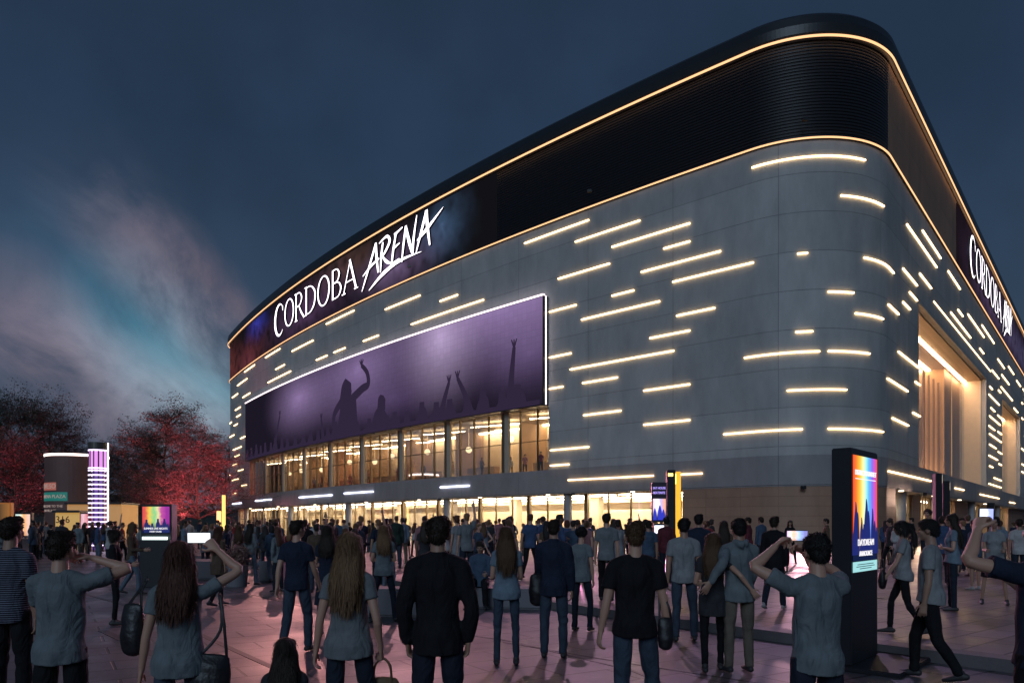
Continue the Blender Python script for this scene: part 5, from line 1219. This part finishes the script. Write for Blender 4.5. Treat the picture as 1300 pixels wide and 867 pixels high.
# foreground, back views
near(14, 6.4, 1.74, -6, 'man in dark striped top standing with his back turned at the left edge', C_('mid', 'striped', 'black trousers', 'dark'), sex='m', top='tee', bot='trousers', aR='down', aL='down')
r, ms = near(77, 4.8, 1.63, 4, 'man in teal grey t-shirt with his right elbow raised and hand at his head', C_('light', 'teal grey', 'black trousers', 'dark'), sex='m', fit=1.2, hair='short', bot='jeans', yaw=12, aR=dict(to=(.0, .13, .17), pole=(1, .2, -.05), palm=(-1, 0, 0), curl=.8), aL='phone')
r, ms = near(228, 4.5, 1.58, 8, 'woman with long dark hair and blue grey t-shirt holding a lit phone high', C_('light', 'teal grey', 'jeans', 'auburn'), sex='f', hair='long', hairlen=.85, bot='jeans', pitch=4, aR=dict(to=(.05, .18, .30), pole=(1, .05, .12), palm=(-.5, 1, 0), curl=.9), aL='away')
hpz = hand_pos(r, ms, 0, .11); phone(hpz + Vector((-.045, .0, .01)), rad(6), 4, 0, 'phone with bright white screen held up by the woman in blue grey at left')
bag(local_to_world(r, (.185, -.03, .70)), rad(12), .25, .12, .24, M_leather, 'black shoulder bag at the right hip of the woman holding the white phone', strap=[(.02, .02, .40), (-.02, .04, .62), (.04, -.02, .45)], handles=False, tilt=8)
bag(local_to_world(r, (-.305, .02, 1.02)), rad(-10), .16, .12, .26, M_leather, 'black handbag on a thin strap left of the woman holding the white phone', strap=[(.03, 0, .34), (.10, 0, .43), (.06, 0, .35)], handles=False)
near(362, 3.9, 1.08, 10, 'child with long dark hair, only the head showing at the bottom edge', (SKIN['light'], TOPC['charcoal'], BOTC['black trousers'], HAIR['dark'], M_shoe), sex='f', hair='long', hairlen=.8, slim=1.15)
near(377, 9.6, 1.74, -12, 'man in black t-shirt and jeans walking, seen from behind between two women', C_('light', 'navy', 'jeans', 'dark'), bot='jeans', legs='step', yaw=25, aR='fwd', aL='back')
r, ms = near(443, 5.0, 1.63, -3, 'woman with long light brown hair, grey t-shirt and jeans carrying a tan bag', C_('light', 'grey', 'dark jeans', 'light'), sex='f', hair='long', hairlen=1.0, bot='jeans', legs='relax', aR=dict(to=(.08, .06, -.50), pole=(.4, -1, 0), palm=(-1, 0, 0), curl=1.35), aL='away')
hz = hand_pos(r, ms, 0, .11); bag(hz - Vector((0, 0, .345)), rad(5), .26, .13, .22, M_tanbag, 'tan and brown handbag hanging from the hand of the woman with long light hair')
near(556, 5.15, 1.73, 2, 'man in dark jacket and grey trousers standing in the middle with hands in pockets', C_('mid', 'black', 'navy trousers', 'dark'), top='jacket', bot='trousers', aR='pocket', aL='pocket', slim=.86)
r, ms = near(806, 5.7, 1.70, 0, 'man in loose black t-shirt and jeans, arms held away, right of centre', C_('light', 'black', 'jeans', 'brown'), top='tee', hair='crop', bot='jeans', fit=1.2, aR='away', aL='away', legs='relax')
bag(local_to_world(r, (.235, -.05, .77)), 0, .13, .10, .20, M_leather, 'small black pouch bag at the right hip of the man in black t-shirt', strap=[(-.04, .03, .36), (-.02, .05, .40), (.02, -.02, .3)], handles=False)
r, ms = near(1037, 4.5, 1.62, 8, 'man in grey blue t-shirt photographing the arena with both arms raised', C_('light', 'teal grey', 'navy trousers', 'black'), bot='trousers', fit=1.2, aL=dict(to=(-.03, .20, .27), pole=(-1, .1, .12), palm=(1, 0, 0), curl=.9), aR=dict(to=(-.07, .30, .22), pole=(1, .1, -.5), palm=(-1, 0, 0), curl=.9))
hpz = hand_pos(r, ms, 1, .12); phone(Vector(((1012 - 650) / 930 * hpz.y, hpz.y, 1.605)), rad(8), 2, 0, 'phone showing a colourful picture held up beside the black totem', ppic)
r, ms = near(1326, 4.2, 1.76, 14, 'man in dark navy t-shirt mostly beyond the right edge with raised bare arm', C_('light', 'navy', 'black trousers', 'brown'), bot='jeans', fit=1.2, aL=dict(to=(-.10, .20, .25), pole=(-1, .05, -.25), palm=(1, .3, 0), curl=.9), aR='phone')
hpz = hand_pos(r, ms, 1, .11); phone(hpz + Vector((.045, .02, .01)), rad(14), 2, 0, 'phone with pale blue picture held up by the raised arm at the right edge', ppic2, w=.11, h=.085)
# middle distance
near(146, 12.2, 1.60, -70, 'woman with bun in black clothes walking right past the glowing column holding a phone', C_('light', 'black', 'black trousers', 'dark'), sex='f', hair='bun', top='long', bot='skinny', aR='hold', aL='hold', legs='relax')
near(168, 17.5, 1.74, -75, 'woman in brown top and light jeans stepping left of the event kiosk', C_('light', 'brown', 'light jeans', 'light'), sex='f', hair='bob', top='long', legs='walk', aR='hold', aL='hold')
near(184, 20.5, 1.74, 40, 'man in pale violet shirt standing just left of the event kiosk', C_('light', 'light grey', 'dark jeans', 'black'), top='shirt', bot='jeans')
near(277, 15.0, 1.66, -30, 'woman in dark brown dress walking behind the round tub', C_('mid', 'brown', 'black trousers', 'auburn'), sex='f', hair='long', top='tunic', bot='skinny', legs='walk2')
near(318, 20.2, 1.72, -25, 'woman with long hair, grey top and wide blue jeans right of the round tub', C_('light', 'grey', 'light jeans', 'dark'), sex='f', hair='long', bot='jeans', top='long', aR='fold', aL='fold', legs='wide')
near(303, 21.5, 1.66, 15, 'woman with long brown hair and floral brown top behind the round tub', C_('light', 'pink', 'black trousers', 'brown'), sex='f', hair='long', top='tunic', bot='skinny')
near(349, 22.5, 1.74, -35, 'man in pale pink shirt standing behind the walking man in black', C_('light', 'white', 'grey trousers', 'dark'), top='shirt', bot='trousers')
near(416, 11.0, 1.67, 0, 'woman in long dark blue dress with dark hair left of the long haired woman', C_('light', 'navy', 'dark jeans', 'dark'), sex='f', hair='long', hairlen=.7, top='dress', bot='skinny', aR='fold', aL='fold')
near(487, 12.6, 1.68, 12, 'woman with blonde wavy hair, grey t-shirt and dark jeans, arms crossed', C_('light', 'teal grey', 'dark jeans', 'light'), sex='f', hair='long', hairlen=.85, bot='jeans', legs='wide', aR='fold', aL='fold')
r, ms = near(610, 14.75, 1.74, 172, 'man in blue shirt sitting on the concrete block facing the camera', C_('mid', 'denim', 'black trousers', 'dark'), top='shirt', bot='trousers', legs='sit', aR='hold', aL='hold', pitch=-14)
near(643, 8.7, 1.66, 2, 'woman with very long brown hair and light blue t-shirt standing in jeans', C_('light', 'light blue', 'jeans', 'brown'), sex='f', hair='long', hairlen=1.05, bot='skinny', top='tee', aR='hold', aL='hold')
r, ms = near(703, 9.2, 1.74, -8, 'man in navy jacket and jeans holding a black coat at his side', C_('mid', 'navy', 'jeans', 'dark'), top='jacket', bot='jeans', hair='crop', aL='fwd', aR='down', fit=.9)
bag(local_to_world(r, (-.20, .02, .72)), rad(10), .24, .16, .32, M_leather, 'black bundled coat bag on the left arm of the man in navy jacket', handles=False)
near(738, 11.5, 1.63, -25, 'short haired woman in grey green t-shirt and dark jeans standing beside the navy jacket', C_('light', 'teal grey', 'dark jeans', 'black'), sex='f', hair='curly', bot='jeans', legs='relax')
near(770, 14.6, 1.78, -10, 'tall man in grey t-shirt and black trousers stepping on the terrace', C_('light', 'grey', 'black trousers', 'dark'), bot='jeans', legs='walk2', fit=1.2)
near(823, 17.0, 1.62, 5, 'man in blue grey shirt half hidden by the man in loose black t-shirt', C_('mid', 'denim', 'dark jeans', 'dark'))
near(868, 10.5, 1.76, -4, 'thick-haired man in light grey t-shirt and jeans, right of the black t-shirt', C_('mid', 'light grey', 'jeans', 'black'), bot='jeans', fit=1.2, legs='relax')
near(846, 19.0, 1.72, 5, 'man in red checked shirt standing before the yellow-finned sign post', C_('mid', 'checked', 'dark jeans', 'black'), top='shirt')
near(887, 13.5, 1.72, -20, 'man in navy jacket half hidden between the grey t-shirt and the couple', C_('mid', 'navy', 'dark jeans', 'black'), top='jacket')
near(905, 8.35, 1.60, -10, 'woman with long dark hair and black leggings embracing the man in the grey blue hoodie', C_('light', 'charcoal', 'black trousers', 'brown'), sex='f', hair='long', hairlen=.9, top='tunic', bot='skinny', legs='step', aR=dict(to=(.30, -.14, -.34), pole=(.3, -1, -.2), palm=(0, 1, 0), curl=.2), aL='fold')
near(938, 8.3, 1.74, 6, 'man in grey blue hoodie and khaki trousers with an arm around the woman', C_('mid', 'teal grey', 'khaki trousers', 'black'), top='hoodie', bot='jeans', hair='short', sleeve=.6, aL=dict(to=(-.25, -.20, -.34), pole=(-.3, -1, -.2), palm=(0, 1, 0), curl=.2), aR='fwd')
near(983, 13.2, 1.70, -35, 'person in black jacket and dark jeans walking behind the couple', C_('mid', 'black', 'dark jeans', 'dark', 'w'), top='jacket', bot='jeans', legs='walk', hair='short')
near(919, 15.5, 1.62, -10, 'woman in maroon top with long dark hair left of the hooded man', C_('mid', 'brown', 'dark jeans', 'dark'), sex='f', hair='long')
near(950, 24, 1.76, 60, 'man in checked shirt looking left in front of the plain tan wall', C_('mid', 'checked', 'dark jeans', 'dark'), top='shirt')
near(966, 25, 1.78, 30, 'man in denim shirt in front of the plain tan wall beside the checked shirt', C_('mid', 'denim', 'dark jeans', 'dark'), top='shirt')
near(1003, 28, 1.70, 165, 'woman all in black facing the camera by the plain tan wall', C_('light', 'black', 'black trousers', 'dark'), sex='f', hair='long', top='long', bot='skinny', legs='wide', aR='fold', aL='fold')
near(1049, 27, 1.74, 80, 'man in brown check shirt in profile just left of the black totem', C_('mid', 'brown', 'black trousers', 'dark'), top='shirt')
r, ms = near(1146, 10.2, 1.62, 62, 'woman with long black hair and grey top walking left carrying black bags', C_('light', 'light grey', 'black trousers', 'black'), sex='f', hair='pony', bot='skinny', legs='walk', aR='fwd', aL='fwd', pitch=-6)
bag(local_to_world(r, (.20, .02, .72)), rad(75), .34, .15, .26, M_leather, 'large black bag hanging at the side of the woman walking left', strap=[(.05, .0, .45), (.0, .0, .60), (-.05, 0, .45)], handles=False)
bag(local_to_world(r, (-.10, .27, .74)), rad(60), .24, .12, .22, M_leather, 'smaller black bag held in front of the woman walking left')
near(1181, 7.9, 1.76, 52, 'man in grey t-shirt and black trousers striding left right of the totem', C_('mid', 'light grey', 'black trousers', 'black'), bot='jeans', legs='walk', fit=1.2, aR='pocket', aL='down', pitch=-3)
near(1209, 13.0, 1.72, 68, 'woman with very long dark hair and grey t-shirt facing left beside the striding man', C_('light', 'light blue', 'dark jeans', 'dark'), sex='f', hair='long', hairlen=1.1, bot='jeans', aR='fold', aL='fold')
near(1262, 14.0, 1.68, 150, 'woman in grey t-shirt and black shorts facing the camera at right', C_('mid', 'light grey', 'black trousers', 'black'), sex='f', hair='curly', bot='shorts', legs='wide', aR='hold', aL='hold')
near(1238, 17.0, 1.64, 20, 'man in blue grey shirt and shorts behind the woman in black shorts', C_('mid', 'denim', 'grey trousers', 'dark', 'w'), bot='shorts')
near(1294, 18.0, 1.66, -20, 'man in pale shirt and dark trousers at the right edge of the crowd', C_('mid', 'white', 'dark jeans', 'dark'), top='tee')
near(1178, 24.0, 2.02, 130, 'tall bearded man rising above the others before the lit side doors', C_('mid', 'charcoal', 'dark jeans', 'dark'), hair='curly')
near(1130, 25.0, 1.72, 85, 'man in dark jacket by the tan wall just right of the totem', C_('mid', 'charcoal', 'black trousers', 'dark'), top='jacket', legs='walk')
near(1222, 27.0, 1.76, 35, 'man in dark blue top before the beige side glazing', C_('mid', 'blue', 'grey trousers', 'dark'), top='shirt')
near(1196, 18.5, 1.74, -30, 'man in blue shirt behind the striding man', C_('mid', 'blue', 'dark jeans', 'dark'), top='shirt')

# ------------------------------------------------------------------ the crowd further back
random.seed(99)
ARCH = []
specs = [('m', 'tee', 'jeans', 'short', 'stand', 'down', 'down'), ('m', 'shirt', 'trousers', 'short', 'relax', 'pocket', 'pocket'), ('m', 'jacket', 'jeans', 'crop', 'stand', 'down', 'down'), ('m', 'tee', 'jeans', 'short', 'walk', 'fwd', 'back'), ('m', 'tee', 'shorts', 'short', 'wide', 'hip', 'down'),
         ('m', 'hoodie', 'jeans', 'curly', 'relax', 'hold', 'hold'), ('f', 'tee', 'jeans', 'long', 'stand', 'down', 'down'), ('f', 'long', 'skinny', 'long', 'relax', 'fold', 'fold'), ('f', 'tunic', 'skinny', 'bob', 'stand', 'down', 'hold'), ('f', 'tee', 'skinny', 'pony', 'walk2', 'back', 'fwd'),
         ('f', 'jacket', 'jeans', 'long', 'stand', 'pocket', 'pocket'), ('f', 'dress', 'skinny', 'bun', 'relax', 'down', 'down'), ('m', 'tee', 'trousers', 'crop', 'stand', 'up', 'down'), ('f', 'tank', 'jeans', 'long', 'wide', 'hip', 'hip'), ('m', 'jacket', 'trousers', 'short', 'wide', 'fold', 'fold'), ('f', 'hoodie', 'jeans', 'bob', 'walk', 'hold', 'hold')]
for i, (sx, tp, bt_, hr, lg, ar, al) in enumerate(specs):
    ARCH.append(make_person(sex=sx, top=tp, bot=bt_, hair=hr, legs=lg, aR=ar, aL=al, vox=.021, seed=50 + i))
TOPN = dict(tee='t-shirt', shirt='shirt', jacket='jacket', hoodie='hooded top', long='long-sleeved top', tunic='tunic', dress='dress', tank='sleeveless top')
HAIRN = dict(short='short', crop='cropped', curly='curly', long='long', bob='bobbed', pony='tied-back', bun='pinned-up')
BOTN = dict(jeans='jeans', trousers='trousers', skinny='leggings', shorts='shorts')
POSE = dict(stand='standing', relax='standing at ease', walk='striding', walk2='walking', wide='standing with feet apart')
def where(px):
    for lim, w_ in ((70, 'by the left-edge light boxes'), (112, 'before the yellow booth'), (150, 'by the glowing column'), (182, 'left of event kiosk'), (235, 'beside the event kiosk'), (292, 'below the red-lit trees'), (350, 'before the farthest lobby'), (420, 'beneath the dark screen end'),
                     (480, 'before the left-centre lobby'), (540, 'left of jacketed man'), (600, 'right of jacketed man'), (650, 'behind the seated man'), (700, 'below the screen corner'), (760, 'right of the screen'), (822, 'before the last panes'), (880, 'near the yellow post'), (1060, 'before the tan wall'), (1150, 'beside the black totem'), (1230, 'before the side doors')):
        if px < lim: return w_
    return 'at the right edge'
placed = [(o.location.x, o.location.y) for o in col.objects if o.name.startswith('person')]
rec = []
zones = [(0, 110, 27, 42, 20), (100, 235, 24, 42, 22), (232, 345, 23.5, 46, 24), (330, 470, 17.5, 48, 36), (470, 600, 18, 46, 28), (590, 720, 17.5, 42, 26), (715, 830, 18, 38, 20), (830, 905, 22, 38, 8), (1118, 1300, 20, 38, 14)]
tops_c = ['grey', 'light grey', 'navy', 'black', 'charcoal', 'blue', 'denim', 'white', 'brown', 'teal grey', 'pink', 'red', 'olive', 'light blue', 'dark green']; wts = [12, 8, 14, 10, 12, 10, 10, 5, 6, 8, 4, 3, 3, 6, 3]
for p0, p1, y0, y1, n in zones:
    k = tries = 0
    while k < n and tries < 900:
        tries += 1; Y = y0 + (y1 - y0) * random.random() ** 1.25; px = random.uniform(p0, p1); x = (px - 650) / 930 * Y
        if any((x - a) ** 2 + (Y - c) ** 2 < .62 ** 2 for a, c in placed): continue
        if (abs(px - 202) < 24 and Y < 21.5) or (abs(px - 125) < 14 and Y > 43) or (abs(px - 836) < 14 and Y < 26) or (abs(px - 1195) < 14 and 25 < Y < 29): continue
        if 1048 < px < 1122 and Y < 14: continue
        placed.append((x, Y)); k += 1; i = random.randrange(len(specs)); rec.append([px, Y, i])
for px, Y, i in rec:
    sp = specs[i]; tc_ = random.choices(tops_c, wts)[0]; bc = random.choice(['jeans', 'dark jeans', 'light jeans', 'black trousers', 'grey trousers', 'khaki trousers', 'navy trousers', 'dark jeans']); hc_ = random.choice(['black', 'dark', 'dark', 'brown', 'light', 'auburn']) 
    sk = random.choice(['light', 'light', 'mid', 'mid', 'dark']); H = random.gauss(1.76, .06) if sp[0] == 'm' else random.gauss(1.66, .05)
    base_dir = math.degrees(math.atan2(-( (-20 if px < 700 else 16) - (px - 650) / 930 * Y), 62 - Y)) * .5
    rz = base_dir + random.gauss(0, 38) + (180 if random.random() < .10 else 0)
    hw_ = dict(light='fair', auburn='reddish').get(hc_, hc_)
    w_ = ('man' if sp[0] == 'm' else 'woman'); bn = {'trousers': bc.split()[0]}.get('x', bc) if sp[2] in ('jeans', 'trousers') else (bc.replace('jeans', 'denim').split()[0] if 'jeans' not in bc else bc.replace(' jeans', '').replace('jeans', 'blue')) + ' ' + BOTN[sp[2]]
    lab = f"{w_}, {HAIRN[sp[3]]} {hw_} hair, {tc_.replace(' ', '-')} {TOPN[sp[1]].replace(' ', '-')}, {bn.replace(' ', '-')}, {where(px)}"
    r = place_person(ARCH[i], px, Y, H, rad(rz), lab, (SKIN[sk], TOPC[tc_], BOTC[bc], HAIR[hc_], M_shoe), 'people in the crowd on the square')
# guests behind the gallery glazing
gc = ['red', 'pink', 'white', 'brown', 'red', 'grey', 'charcoal', 'pink']
gs = [-19.0, -21.6, -24.2, -26.3, -31.5, -33.0, -35.2, -39.6, -42.5, -46.0, -48.0, -53.5, -58, -62.5, -68, -74]
for k, s in enumerate(gs):
    p = P(s, -1.6 - (k % 3) * .8); i = (k * 5) % len(specs)
    where_g = ['first', 'second', 'third', 'fourth', 'fifth', 'sixth', 'seventh', 'eighth', 'ninth', 'tenth', 'eleventh', 'twelfth', 'thirteenth', 'fourteenth', 'fifteenth', 'sixteenth'][k]
    place_person(ARCH[i], 0, p.y, 1.7, rad(150 + 23 * (k % 5)), f"guest in {gc[k % 8]} top behind the upper gallery windows, {where_g} from the right end", (SKIN['mid'], TOPC[gc[k % 8]], BOTC['dark jeans'], HAIR['dark'], M_shoe), 'guests in the upper gallery', z=5.965, X=p.x)
# people inside the ground-floor lobby
# labels that came out the same get told apart by their order across the picture
dup = {}
for o in col.objects:
    if o.name.startswith('person') and o.parent is None: dup.setdefault(o['label'], []).append(o)
for l, os_ in dup.items():
    if len(os_) > 1:
        os_.sort(key=lambda o: o.location.x / o.location.y)
        for k, o in enumerate(os_): o['label'] = l + (', left one' if k == 0 else ', right one' if k == len(os_) - 1 else ', middle one')
